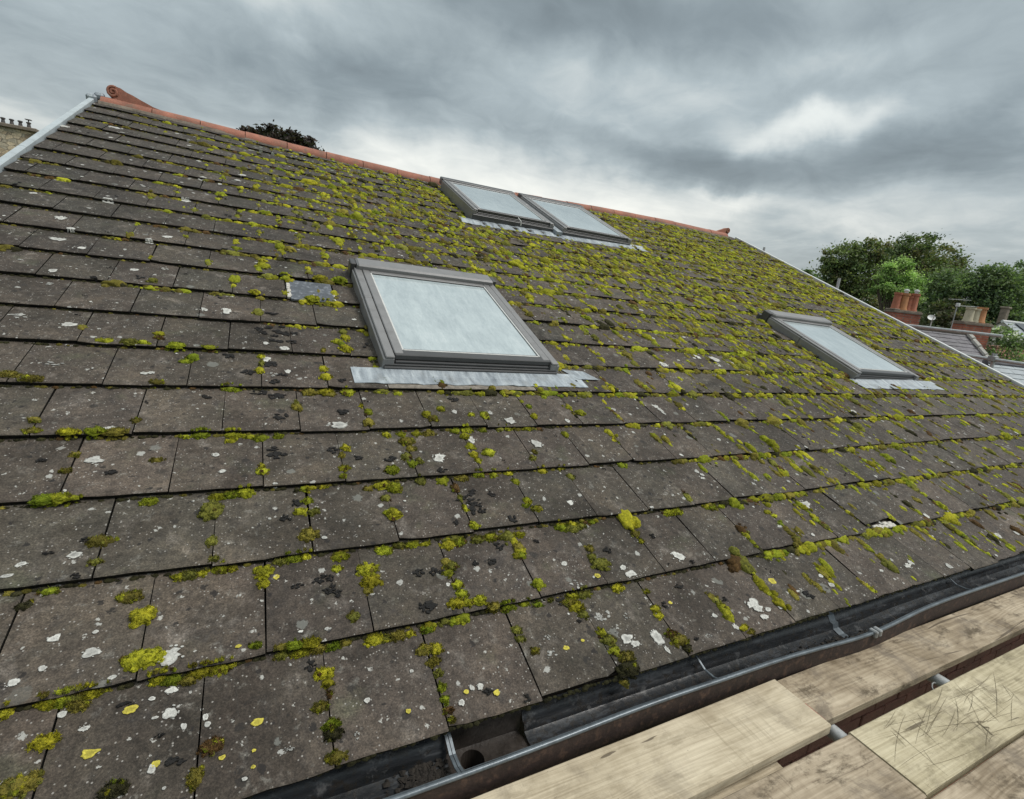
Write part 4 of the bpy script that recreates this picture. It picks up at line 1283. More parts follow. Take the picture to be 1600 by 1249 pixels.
BLK = [tuple(map(float, q_.split())) for q_ in """1.075 0.511 0.0231 0.0154 0;1.120 0.508 0.0186 0.0155 0;1.064 0.369 0.0332 0.0247 0;1.407 0.577 0.0200 0.0206 0;1.349 0.509 0.0194 0.0165 0;1.289 0.516 0.0144 0.0109 0;0.744 0.542 0.0158 0.0145 0;0.761 0.556 0.0136 0.0074 0;0.784 0.544 0.0113 0.0147 0;0.773 0.495 0.0200 0.0140 0;0.803 0.482 0.0200 0.0140 0;0.787 0.517 0.0090 0.0120 0;0.681 0.535 0.0180 0.0094 0;0.661 0.823 0.0197 0.0151 0;0.700 0.890 0.0202 0.0225 0;1.368 0.763 0.0261 0.0271 0;1.380 0.816 0.0372 0.0177 0;1.171 0.071 0.0168 0.0120 0;1.277 0.019 0.0128 0.0134 0;1.509 0.691 0.0237 0.0264 0;1.268 0.708 0.0126 0.0127 0;1.571 0.573 0.0129 0.0122 0;0.701 0.271 0.0145 0.0165 0;0.640 1.166 0.0387 0.0234 0;0.626 1.206 0.0252 0.0160 0;0.651 1.577 0.0316 0.0257 0;0.582 1.607 0.0351 0.0206 0;0.662 1.411 0.0300 0.0278 0;0.629 1.848 0.0309 0.0301 0;0.536 1.762 0.0268 0.0225 0;0.445 1.920 0.0316 0.0243 0;0.647 2.400 0.0363 0.0243 0;0.659 2.075 0.0441 0.0206 0;0.740 2.077 0.0295 0.0209 0;0.635 1.848 0.0309 0.0301 0;0.539 1.767 0.0268 0.0226 0;0.684 1.745 0.0233 0.0172 0;0.648 1.677 0.0228 0.0218 0;0.651 1.582 0.0348 0.0258 0;0.936 1.444 0.0306 0.0249 0;0.962 1.704 0.0233 0.0176 0;0.376 1.570 0.0221 0.0145 0;0.580 2.214 0.0229 0.0219 0;0.631 2.235 0.0269 0.0223 0;0.668 2.196 0.0305 0.0220 0;0.710 2.180 0.0227 0.0219 0;0.614 2.161 0.0188 0.0143 0;0.696 2.260 0.0194 0.0152 0;0.759 2.186 0.0228 0.0222 0;0.660 2.138 0.0225 0.0142 0;0.598 2.173 0.0227 0.0143 0;0.722 2.159 0.0189 0.0218 0;0.774 0.544 0.0068 0.0073 0;0.110 1.103 0.0221 0.0131 0;-0.087 1.185 0.0173 0.0099 0;-0.202 2.638 0.0263 0.0159 0;0.191 0.322 0.0193 0.0081 0;0.110 0.670 0.0144 0.0090 0;0.025 0.768 0.0150 0.0072 0;0.105 0.810 0.0201 0.0102 0;0.403 0.114 0.0239 0.0125 0;0.362 0.179 0.0102 0.0044 0;0.280 0.275 0.0168 0.0080 0;1.151 0.499 0.0116 0.0104 0;1.051 0.379 0.0111 0.0181 0;1.397 0.866 0.0324 0.0184 0;1.387 0.793 0.0317 0.0139 0;1.343 0.835 0.0265 0.0178 0;1.394 0.756 0.0209 0.0170 0;1.481 0.849 0.0218 0.0185 0;1.293 1.008 0.0249 0.0160 0;1.087 1.104 0.0278 0.0205 0;1.513 1.560 0.0302 0.0237 0;0.857 1.179 0.0224 0.0206 0;0.954 1.122 0.0221 0.0162 0;2.137 0.512 0.0147 0.0131 0;1.861 0.476 0.0217 0.0150 0;2.091 0.263 0.0223 0.0105 0;1.963 0.201 0.0133 0.0145 0;2.257 0.164 0.0145 0.0100 0;2.700 0.096 0.0263 0.0154 0;2.715 0.080 0.0165 0.0102 0;1.559 0.306 0.0291 0.0193 0;1.991 0.049 0.0131 0.0084 0;2.231 0.349 0.0118 0.0088 0;0.873 0.556 0.0114 0.0076 0;1.579 0.217 0.0096 0.0089 0""".split(";")]


def lod_of(u, v, r):
    p = P(u, v)
    d = float(np.linalg.norm(p - camp))
    px = r * 506 / d
    return 0 if px > 7 else (1 if px > 2.6 else 2), d


for (u, v, ru, rv, kd) in MOSS:
    clump(u, v, ru * .97, rv * .97, int(kd), lod_of(u, v, max(ru, rv))[0])


def hid(u, v):
    for a, b_, c, d in SKY:
        if a - .01 < u < b_ + .01 and c - .10 < v < d + .06:
            return True
    return not (X0 + .02 < u < X1 - .03 and 0.0 < v < 7.06)


def dens(u, v):
    """how mossy the roof is around (u, v)"""
    d = .19
    right = np.clip((u - .2) / 2.6, 0, 1)
    up = np.clip((v - 1.2) / 3.0, 0, 1)
    d += .32 * right + .38 * right * up
    d += .17 * up * np.clip((u + .3) / 1.0, 0, 1)
    d += .55 * math.exp(-((u - 5.0) / .75) ** 2 - ((v - 2.3) / 1.2) ** 2)
    d += .55 * math.exp(-((u - 3.3) / 1.2) ** 2 - ((v - 4.5) / 1.0) ** 2)
    d += .35 * math.exp(-((u - 1.6) / .8) ** 2 - ((v - 5.6) / 1.0) ** 2)
    d += .75 * math.exp(-((u - 6.4) / 1.9) ** 2 - ((v - 5.4) / 1.9) ** 2)
    d -= .22 * math.exp(-((u + .7) / .8) ** 2)
    d -= .14 * math.exp(-((u - 2.7) / .7) ** 2 - ((v - 2.6) / .7) ** 2)
    p = Vector((u * 1.3, v * 1.3, 3.1))
    d *= 1 + .8 * mnoise.noise(p) + .5 * mnoise.noise(p * 3.1)
    return max(0.0, d)


def explicit_zone(u, v):
    """the part of the roof whose cushions are listed one by one"""
    return -0.6 < u < 2.45 and v < 1.62 or (-.6 < u < 1.1 and v < 2.5)


# along the course edges
for c in range(1, NC):
    v0 = c * G
    u = X0 + .03
    run = 0
    while u < X1:
        d = dens(u, v0)
        ez = explicit_zone(u, v0 - .02)
        pr = (d + .10) * (1.05 if not ez else .22)
        if run <= 0 and NP.uniform() < pr * .36:
            run = NP.randint(2, 12)
        if run > 0:
            run -= 1
            v = v0 - NP.uniform(.004, .016)
            r = NP.gamma(5.0, .0026) * (1 + .3 * min(1, d))
            if ez:
                r *= .62
            if not hid(u, v):
                lod, dd = lod_of(u, v, r)
                kd = 0 if NP.uniform() < .72 else (1 if NP.uniform() < .7 else 2)
                mc_ = moss_col(kd, u)
                put_dome(u, v, -TS * .97, r * NP.uniform(1.0, 1.9), r, r * NP.uniform(.6, 1.0), mc_, max(1, lod))
                for _q in range(3 if dd < 6 else 1):
                    r3 = r * NP.uniform(.3, .6)
                    put_dome(u + NP.normal(0, r), v - abs(NP.normal(0, r * .8)), -TS * .97, r3 * 1.2, r3, r3, mc_ * NP.uniform(.65, 1.2), 2 if dd > 3 else 1)
        u += NP.uniform(.012, .026)
    # thin dark fringe of grit and dead moss under every nose
    u = X0 + .03
    while u < X1:
        v = v0 - NP.uniform(.0, .006)
        if not hid(u, v) and NP.uniform() < .7:
            r = NP.uniform(.003, .009)
            put_dome(u, v, -TS * .99, r * 1.6, r, r * .9, moss_col(2 if NP.uniform() < .75 else 1), 2)
        u += NP.uniform(.008, .022)

# along the joints between tiles
for c in range(NC):
    off = 0.5 * W if c % 2 == 0 else 0.0
    for k in range(-5, 34):
        u = off + k * W
        if not (X0 < u < X1):
            continue
        v = c * G + .02
        run = 0
        while v < (c + 1) * G - .01:
            d = dens(u, v)
            ez = explicit_zone(u, v)
            if run <= 0 and NP.uniform() < d * (.42 if not ez else .035):
                run = NP.randint(2, 8)
            if run > 0:
                run -= 1
                r = NP.gamma(5.0, .0024) * (1 + .25 * min(1, d))
                uu = u + NP.normal(0, .005)
                if not hid(uu, v):
                    lod, dd = lod_of(uu, v, r)
                    kd = 0 if NP.uniform() < .72 else (1 if NP.uniform() < .75 else 2)
                    mc_ = moss_col(kd)
                    put_dome(uu, v, surf(uu, v) - .002, r, r * NP.uniform(1.0, 1.9), r * NP.uniform(.5, .9), mc_, max(1, lod))
                    for _q in range(3 if dd < 6 else 1):
                        r3 = r * NP.uniform(.3, .6)
                        u3, v3 = uu + NP.normal(0, r * .8), v + NP.normal(0, r)
                        put_dome(u3, v3, surf(u3, v3) - .001, r3, r3 * 1.2, r3, mc_ * NP.uniform(.65, 1.2), 2 if dd > 3 else 1)
            v += NP.uniform(.014, .028)

# scattered colonies on the faces, drawn out down the slope
cnt = 0
for _ in range(16000):
    u0_, v0_ = NP.uniform(X0 + .03, X1 - .04), NP.uniform(.02, 7.04)
    d = dens(u0_, v0_)
    if explicit_zone(u0_, v0_) or NP.uniform() > (d ** 1.9) * .33:
        continue
    kd = 0 if NP.uniform() < .66 else (1 if NP.uniform() < .75 else 2)
    for _k in range(NP.randint(2, 4 + int(5 * min(d, 1.2)))):
        u, v = u0_ + NP.normal(0, .013), v0_ + NP.normal(0, .042)
        if hid(u, v) or (v / G) % 1 > .94:
            continue
        r = NP.gamma(4.0, .0021) * (1 + .25 * min(1.2, d))
        lod, dd = lod_of(u, v, r)
        put_dome(u, v, surf(u, v) - .002, r, r * NP.uniform(1.1, 2.4), r * NP.uniform(.4, .8), moss_col(kd), max(1, lod), NP.uniform(-.4, .4))
        cnt += 1

V_ = np.concatenate(accV)
F_ = np.concatenate(accF)
C_ = np.concatenate(accC)

# small upright shoots that roughen the nearer cushions
sel = np.where(np.linalg.norm(V_ - camp, axis=1) < 3.0)[0]
sel = sel[NP.randint(0, len(sel), 150000)]
base = V_[sel]
up = np.array([0, -ST, CT])
jit = NP.normal(0, .0022, (len(sel), 3))
ang = NP.uniform(0, 6.283, len(sel))
base = base + NP.normal(0, .0012, (len(sel), 3))
side = np.stack([np.cos(ang), np.sin(ang) * CT, np.sin(ang) * ST], 1) * NP.uniform(.0008, .0016, (len(sel), 1))
tip = base + up * NP.uniform(.002, .0070, (len(sel), 1)) + jit
SV = np.concatenate([base - side, base + side, tip])
n_ = len(sel)
SF = np.stack([np.arange(n_), np.arange(n_) + n_, np.arange(n_) + 2 * n_], 1) + len(V_)
SCc = np.concatenate([C_[sel] * .9, C_[sel] * .9, C_[sel] * 1.35])
V_, F_, C_ = np.concatenate([V_, SV]), np.concatenate([F_, SF]), np.concatenate([C_, SCc])
me = big_mesh("moss", V_, F_, M_MOSS, C_)
o = link("moss", me, None, kind="stuff")
o["label"] = "yellow-green moss cushions growing along the tile edges and joints of the roof"
o["category"] = "moss"

# ------------------------------------------------------------------ lichen crusts
lb = MB()


def patch(u, v, ru, rv, col, n_add=.0012, rag=.25):
    k = 20 if ru > .006 else 13
    s = NP.uniform(0, 100)
    pts, pts2 = [], []
    for i in range(k):
        a = 6.283 * i / k
        q = 1 + rag * (mnoise.noise(Vector((math.cos(a) * .9 + s, math.sin(a) * .9, s * .3))) * 1.3 + mnoise.noise(Vector((math.cos(a) * 2.6 + s, math.sin(a) * 2.6, 1))) * .8)
        du, dv = math.cos(a) * ru * q, math.sin(a) * rv * q
        pts.append((u + du, v + dv, n_add * .25))
        pts2.append((u + du * .8, v + dv * .8, n_add))
    pts3 = [(u + (p_[0] - u) * .5, v + (p_[1] - v) * .5, n_add * .8) for p_ in pts2]
    al = pts + pts2 + pts3 + [(u, v, n_add * .9)]
    vs = [P(p[0], p[1], surf(p[0], p[1]) + p[2] + .0020) for p in al]
    fs = [[j * k + i, j * k + (i + 1) % k, (j + 1) * k + (i + 1) % k, (j + 1) * k + i] for j in (0, 1) for i in range(k)] + [[2 * k + i, 2 * k + (i + 1) % k, 3 * k] for i in range(k)]
    b_ = len(lb.v)
    lb.add(vs, fs, 0, tuple(col))
    cc = np.array(col)
    inner = NP.uniform(.55, .95)
    for j, f_ in ((0, NP.uniform(.45, .75)), (1, 1.0), (2, inner)):
        for i in range(k):
            lb.c[b_ + j * k + i] = tuple(cc * f_ * NP.uniform(.85, 1.1))
    lb.c[b_ + 3 * k] = tuple(cc * inner * .9)


WH = np.array([.60, .595, .55])
YE = np.array([.58, .50, .07])
for (u, v, ru, rv, kd) in LICH:
    if v > 2.2:
        ru, rv = ru * .8, min(rv, ru * 1.1)
    if kd == 2:
        patch(u, v, ru, rv, YE * NP.uniform(.85, 1.1), rag=.35)
    elif kd == 1:
        for _ in range(9):
            a, q = NP.uniform(0, 6.283), math.sqrt(NP.uniform())
            patch(u + math.cos(a) * ru * q, v + math.sin(a) * rv * q, ru * NP.uniform(.12, .3), rv * NP.uniform(.12, .3), WH * NP.uniform(.45, .8), rag=.5)
    else:
        patch(u, v, ru, rv, WH * NP.uniform(.80, 1.05), rag=.55 if max(ru, rv) > .02 else .35)
        if max(ru, rv) > .010:
            for _ in range(4):
                a = NP.uniform(0, 6.283)
                patch(u + math.cos(a) * ru * 1.15, v + math.sin(a) * rv * 1.15, ru * .14, rv * .14, WH * .9)
for (u, v, ru, rv, kd) in BLK:
    bc = np.array([.010, .009, .008])
    for _ in range(11):
        a, q = NP.uniform(0, 6.283), math.sqrt(NP.uniform()) * .9
        patch(u + math.cos(a) * ru * q, v + math.sin(a) * rv * q, ru * NP.uniform(.16, .40), rv * NP.uniform(.16, .40), bc * NP.uniform(.7, 1.8), .0035, .7)
for _ in range(1500):
    u, v = NP.uniform(X0 + .03, X1 - .04), NP.uniform(.02, 7.04)
    if hid(u, v) or (v / G) % 1 > .93 or (v / G) % 1 < .04:
        continue
    r = NP.gamma(1.6, .0036) + .0025
    r = min(r, .022)
    if explicit_zone(u, v):
        if NP.uniform() < .62:
            continue
        r = min(r, .0055)
    if NP.uniform() < .72:
        patch(u, v, r, r * NP.uniform(.8, 1.3), WH * NP.uniform(.6, 1.05), rag=.4)
    else:
        for _k in range(3):
            patch(u + NP.normal(0, r), v + NP.normal(0, r), r * .6, r * .6, np.array([.011, .010, .009]), .003, .7)
# grey-green foliose lichen on the tiles under the ridge
for _ in range(420):
    u, v = NP.uniform(.3, 9), 7.0 - abs(NP.normal(0, .35))
    if hid(u, v):
        continue
    r = NP.uniform(.008, .024)
    patch(u, v, r, r, np.array([.30, .32, .26]) * NP.uniform(.7, 1.2), rag=.6)
o = lb.build("lichen", M_LICHEN, None, kind="stuff")
o["label"] = "white, yellow and black lichen crusts spotting the roof tiles"
o["category"] = "lichen"

# ------------------------------------------------------------------ gutter
def gut_off(x):
    b_ = .024 * math.exp(-((x - 2.85) / .38) ** 2) + .003 * math.sin(x * 1.7) - .008 * math.exp(-((x - 1.65) / .3) ** 2)
    return b_


def gut_z(x):
    return -.004 * math.sin(x * 1.3 + .4) - .010 * math.exp(-((x - 2.85) / .4) ** 2)


IN = [(.036, -.030), (.033, -.050), (.026, -.060), (.020, -.072), (.010, -.073), (.004, -.093), (-.020, -.102), (-.048, -.101), (-.070, -.090), (-.083, -.070), (-.086, -.052)]


def gsec(prof, x, dz=0.0, grow=0.0):
    out = []
    for (y, z_) in prof:
        f_ = np.clip((.03 - y) / .115, 0, 1)
        out.append((x, y - gut_off(x) * f_ - grow * f_, z_ + gut_z(x) + dz))
    return out


gut_root = None
OUTL = (1.035, 1.275)
seams = [-1.10, OUTL[0], OUTL[1], 2.80, 3.80, 6.5, 9.42]
mbg = MB()
for a, b_ in zip(seams[:-1], seams[1:]):
    if (a, b_) == OUTL:
        continue
    xs = np.linspace(a + .002, b_ - .002, max(3, int((b_ - a) / .06)))
    mbg.sweep([gsec(IN, x) for x in xs])
    # cut ends of the liner
    for x in (xs[0], xs[-1]):
        mbg.sweep([gsec(IN, x), gsec([(y, z_ - .005) for y, z_ in IN], x)])
gutter = mbg.build("gutter", M_GUTTER, house, smooth=50)
# outer skin, rust painted
OUT = [(-.092, -.050), (-.0945, -.070), (-.0950, -.100), (-.0945, -.128), (-.088, -.150), (-.070, -.158)]
mb = MB()
xs = np.linspace(-1.10, 9.42, 170)
mb.sweep([gsec(OUT, x) for x in xs])
mb.build("gutter_outer_skin", M_RUST, gutter, smooth=50)
# rolled lip
mb = MB()
mb.tube([(x, -.0905 - gut_off(x), -.047 + gut_z(x)) for x in xs], .0068, 10)
mb.sweep([[(x, -.0865 - gut_off(x), -.046 + gut_z(x)), (x, -.076 - gut_off(x), -.050 + gut_z(x)), (x, -.079 - gut_off(x), -.060 + gut_z(x))] for x in xs])
mb.build("gutter_lip", M_LIP, gutter, smooth=60)
# outlet box with its hole
mb = MB()
a, b_ = OUTL
ya, yb, zb = .030, -.080, -.112
hc = (1.105, -.014)
hr = .034
seg = 24
ring = [(hc[0] + math.cos(6.283 * k / seg) * hr, hc[1] + math.sin(6.283 * k / seg) * hr, zb - .002) for k in range(seg)]


def rect_pt(t_):
    c, s = math.cos(t_), math.sin(t_)
    cands = []
    for lim, comp in ((b_ - hc[0], c), (hc[0] - a, -c), (ya - hc[1], s), (hc[1] - yb, -s)):
        if comp > 1e-6:
            cands.append(lim / comp)
    q = min(cands)
    return (hc[0] + c * q, hc[1] + s * q, zb)


outr = [rect_pt(6.283 * k / seg) for k in range(seg)]
mb.add(ring + outr, [[k, (k + 1) % seg, seg + (k + 1) % seg, seg + k] for k in range(seg)])
mb.lathe((hc[0], hc[1], 0), [(hr, zb - .002), (hr * .96, zb - .12), (hr * .9, zb - .3)], seg)
mb.sweep([[(x, ya, zb), (x, ya + .004, -.03)] for x in (a, b_)])
mb.sweep([[(x, yb, zb), (x, yb - .004, -.05)] for x in (a, b_)])
for x in (a, b_):
    mb.add([(x, ya, zb), (x, yb, zb), (x, yb, zb + .006), (x, ya, zb + .006)], [[0, 1, 2, 3]])
mb.build("gutter_outlet", M_SILT, gutter)
# straps, joints and clips
for x in (1.030, 1.985, 3.80, 4.78, 6.6):
    mb = MB()
    for q in ((x, x + .008), (x + .010, x + .018)) if x < 1.2 else ((x, x + .007),):
        pts = [(.03, -.036), (-.02, -.058), (-.06, -.056), (-.088 - gut_off(x), -.044)]
        mb.sweep([[(q[0], y, z_ + gut_z(x)) for y, z_ in pts], [(q[1], y, z_ + gut_z(x)) for y, z_ in pts],
                  [(q[1], y, z_ - .004 + gut_z(x)) for y, z_ in pts], [(q[0], y, z_ - .004 + gut_z(x)) for y, z_ in pts], [(q[0], y, z_ + gut_z(x)) for y, z_ in pts]])
    mb.build("gutter_strap", M_LIP, gutter)
mb = MB()
xs2 = np.linspace(2.79, 2.83, 4)
mb.sweep([gsec([(y, z_ + .003) for y, z_ in IN], x) for x in xs2])
mb.build("gutter_joint", M_LIP, gutter)
for x in (2.865, 2.895):
    mb = MB()
    mb.box((x, -.106 - gut_off(x), -.064 + gut_z(x)), (x + .018, -.072 - gut_off(x), -.034 + gut_z(x)), .004)
    mb.build("gutter_clip", M_COUPLER, gutter)

# litter lying in the gutter
mb = MB()
lr = random.Random(8)
for _ in range(420):
    if lr.random() < .62:
        x = lr.gauss(.965, .035)
        x = min(x, 1.03)
        y = lr.uniform(-.066, .004)
    elif lr.random() < .6:
        x = lr.uniform(2.35, 3.5)
        y = -.066 + lr.gauss(0, .006)
    else:
        x = lr.gauss(2.62, .10)
        y = -.062 + abs(lr.gauss(0, .012))
    zf = np.interp(y, [p_[0] for p_ in IN[::-1]], [p_[1] for p_ in IN[::-1]]) + gut_z(x)
    s = lr.uniform(.004, .012)
    a0 = lr.uniform(0, 6.28)
    vs = []
    for k in range(5):
        t_ = a0 + k * 1.2566
        vs.append((x + math.cos(t_) * s * lr.uniform(.6, 1.2), y + math.sin(t_) * s * lr.uniform(.5, 1), zf + .002 + lr.uniform(0, .007)))
    vs.append((x, y, zf + .006 + lr.uniform(0, .008)))
    mb.add(vs, [[k, (k + 1) % 5, 5] for k in range(5)])
o = mb.build("leaf_litter", M_LITTER, None, kind="stuff")
o["label"] = "dark rotted leaf litter lying in the black gutter"
o["category"] = "litter"
# crumbly moss edge hanging over the gutter
accV, accF, accC, nv = [], [], [], 0
u = X0
while u < X1:
    r = NP.uniform(.003, .008)
    put_dome(u, .004 + NP.uniform(-.004, .004), -.012 + NP.uniform(-.006, .002), r * 1.5, r, r, moss_col(2) * .8, 2)
    u += NP.uniform(.005, .018)
me = big_mesh("eaves_moss", np.concatenate(accV), np.concatenate(accF), M_MOSS, np.concatenate(accC))
o = link("eaves_moss", me, None, kind="stuff")
o["label"] = "dark crumbly moss fringing the lowest tiles above the gutter"
o["category"] = "moss"


# ------------------------------------------------------------------ scaffold boards
def board(x0, x1, y0, y1, zt, material, label, th=.038, rz=0.0, scratch=None, extra=None):
    n = max(4, int((x1 - x0) / .12))
    rr = random.Random(int(x0 * 97 + y0 * 31))
    L_ = x1 - x0
    mb = MB()
    st = []
    for k in range(n + 1):
        x = L_ * k / n
        w = .0009 * math.sin(k * .5 + y0 * 9) + rr.uniform(-.0004, .0004)
        w2 = .0009 * math.sin(k * .4 + x0 * 5) + rr.uniform(-.0004, .0004)
        b_ = .004
        hh = y1 - y0
        st.append([(x, b_ + w, 0), (x, hh * .5, .0008 * math.sin(k)), (x, hh - b_ + w2, 0), (x, hh + w2, -b_), (x, hh + w2, -th + b_), (x, hh - b_ + w2, -th),
                   (x, b_ + w, -th), (x, w, -th + b_), (x, w, -b_)])
    mb.sweep(st, closed=True)
    m_ = len(st[0])
    mb.add(st[0], [list(range(m_))])
    mb.add(st[-1], [list(range(m_))[::-1]])
    o = mb.build("scaffold_board", material, None, label=label, category="board", group="timber boards of the scaffold platform")
    o.location = (x0, y0, zt)
    o.rotation_euler = (0, 0, rz)
    return o


BZ = -.122
b0 = board(-.35, 2.262, -.345, -.130, -.104, M_WOOD0, "pale clean sawn board nearest the gutter, its square end lying slightly proud", rz=0.009)
b1 = board(2.275, 6.18, -.290, -.102, BZ, M_WOOD1, "grey-brown board running beside the gutter with a red-painted end")
b2 = board(2.318, 6.2, -.575, -.348, BZ, M_WOOD2, "yellowish board covered in dark knife scratches and a pencilled letter F")
b3 = board(-.9, 2.312, -.578, -.352, BZ - .002, M_WOOD3, "dirty brown board butted against the left end of the scratched board")
b4 = board(1.2, 5.1, -.812, -.585, BZ - .001, M_WOOD3, "brown board at the bottom right corner in front of the scratched board")
b5 = board(-.7, 2.02, -.352, -.20, BZ - .045, M_WOOD0, "pale lower board glimpsed in the gap under the pale clean one")
b0e = MB().box((-.0015, .004, -.034), (.0, .200, -.004), .0005).build("painted_end", M_REDEND, b1)
b0e.location = (0, 0, 0)
hoop = MB()
hoop.box((.000, .002, .0002), (.012, .075, .0012), .0003)
hoop.build("red_end_mark", M_REDEND, b1)

# knife scratches and the letter on the yellowish board
sc_ = MB()
sr = random.Random(21)
BX, BY = 2.318, -.575


def scratch(x, y, ang, ln, wd=.0022, bend=0.0):
    n = 7
    a_, b__ = [], []
    for k in range(n + 1):
        q = k / n - .5
        px = x + math.cos(ang) * ln * q - math.sin(ang) * bend * (q * q)
        py = y + math.sin(ang) * ln * q + math.cos(ang) * bend * (q * q)
        w_ = wd * (1 - (2 * q) ** 2) * .26 + .00015
        a_.append((px - math.sin(ang) * w_, py + math.cos(ang) * w_, .0012))
        b__.append((px + math.sin(ang) * w_, py - math.cos(ang) * w_, .0012))
    keep = all(.006 < p[1] < .222 and p[0] > .01 for p in a_ + b__)
    if keep:
        sc_.sweep([a_, b__])


for _ in range(75):
    x = sr.uniform(.12, .85)
    y = sr.uniform(.02, .21)
    if sr.random() < .5:
        scratch(x, y, R(sr.gauss(62, 14)), sr.uniform(.05, .19), sr.uniform(.001, .0026))
    else:
        scratch(x, y, R(sr.gauss(6, 16)), sr.uniform(.08, .34), sr.uniform(.001, .0024), sr.uniform(-.03, .03))
sc_.build("knife_scratches", M_SCRATCH, b2, kind="stuff")
fm = MB()
fx, fy = .496, .030
ex, ey = Vector((.92, -.40)), Vector((.40, .92))      # reading direction of the mark


def stroke(a_, b__, w_=.0055):
    p0 = Vector((fx, fy)) + ex * a_[0] + ey * a_[1]
    p1 = Vector((fx, fy)) + ex * b__[0] + ey * b__[1]
    d_ = (p1 - p0).normalized()
    s_ = Vector((-d_.y, d_.x)) * w_ / 2
    fm.add([(*(p0 + s_), .0016), (*(p0 - s_), .0016), (*(p1 - s_), .0016), (*(p1 + s_), .0016)], [[0, 1, 2, 3]])


stroke((0, 0), (0, .055))
stroke((0, .055), (.026, .055))
stroke((0, .031), (.020, .031))
fm.build("letter_f", M_SCRATCH, b2)

# ------------------------------------------------------------------ scaffold tubes under the boards
sf = thing("scaffold", "grey steel scaffold tubes carrying the boards along the gutter", "scaffold")
tz = BZ - .038 - .026
for x in (-.4, 2.345, 3.06, 4.55, 6.0):
    MB().tube([(x, -1.45, tz), (x, .05, tz)], .0242, 14).build("transom_tube", M_GALV, sf, smooth=40)
MB().tube([(-1.6, -1.34, tz - .049), (10.6, -1.34, tz - .049)], .0242, 14).build("ledger_tube", M_GALV, sf, smooth=40)
MB().tube([(-1.6, -.12, tz - .049), (2.0, -.12, tz - .049)], .0242, 14).build("ledger_tube", M_GALV, sf, smooth=40)
for x in (-1.4, 1.0, 3.4, 5.8, 8.2, 10.4):
    MB().tube([(x, -1.39, GROUND), (x, -1.39, tz - .03)], .0242, 12).build("standard_tube", M_GALV, sf, smooth=40)
mb = MB()
mb.tube([(3.02 + .035 * math.cos(a_), -.325 + .03 * math.sin(a_), tz - .02 + .02 * math.sin(a_)) for a_ in np.linspace(0, 5.2, 12)], .0025, 5)
mb.build("wire_tie", M_GALV, sf)

# scaffold beyond the right-hand gable
gs_ = thing("scaffold", "galvanised scaffold tubes and guard rails standing beyond the right-hand verge", "scaffold")
GX = 10.30
for (y, zt) in ((2.46, 1.02), (5.03, 2.02), (6.80, 2.61)):
    MB().tube([(GX + .05, y, GROUND), (GX + .05, y, zt)], .0242, 12).build("standard_tube", M_GALV, gs_, smooth=40)
MB().tube([(GX, 2.43, 1.28), (GX, 5.5, 1.31)], .0242, 12).build("guard_rail", M_GALV, gs_, smooth=40)
MB().tube([(GX, -.6, .90), (GX, 5.5, .97)], .0242, 12).build("guard_rail", M_GALV, gs_, smooth=40)
mb = MB()
mb.box((GX - .04, 2.42, .90), (GX + .09, 2.51, .985), .012)
mb.tube([(GX - .03, 2.465, .93), (GX - .03, 2.465, 1.03)], .012, 8)
mb.build("coupler", M_COUPLER, gs_)


# ------------------------------------------------------------------ neighbours
def unit(dx, dy):
    l_ = math.hypot(dx, dy)
    return np.array([dx / l_, dy / l_, 0])


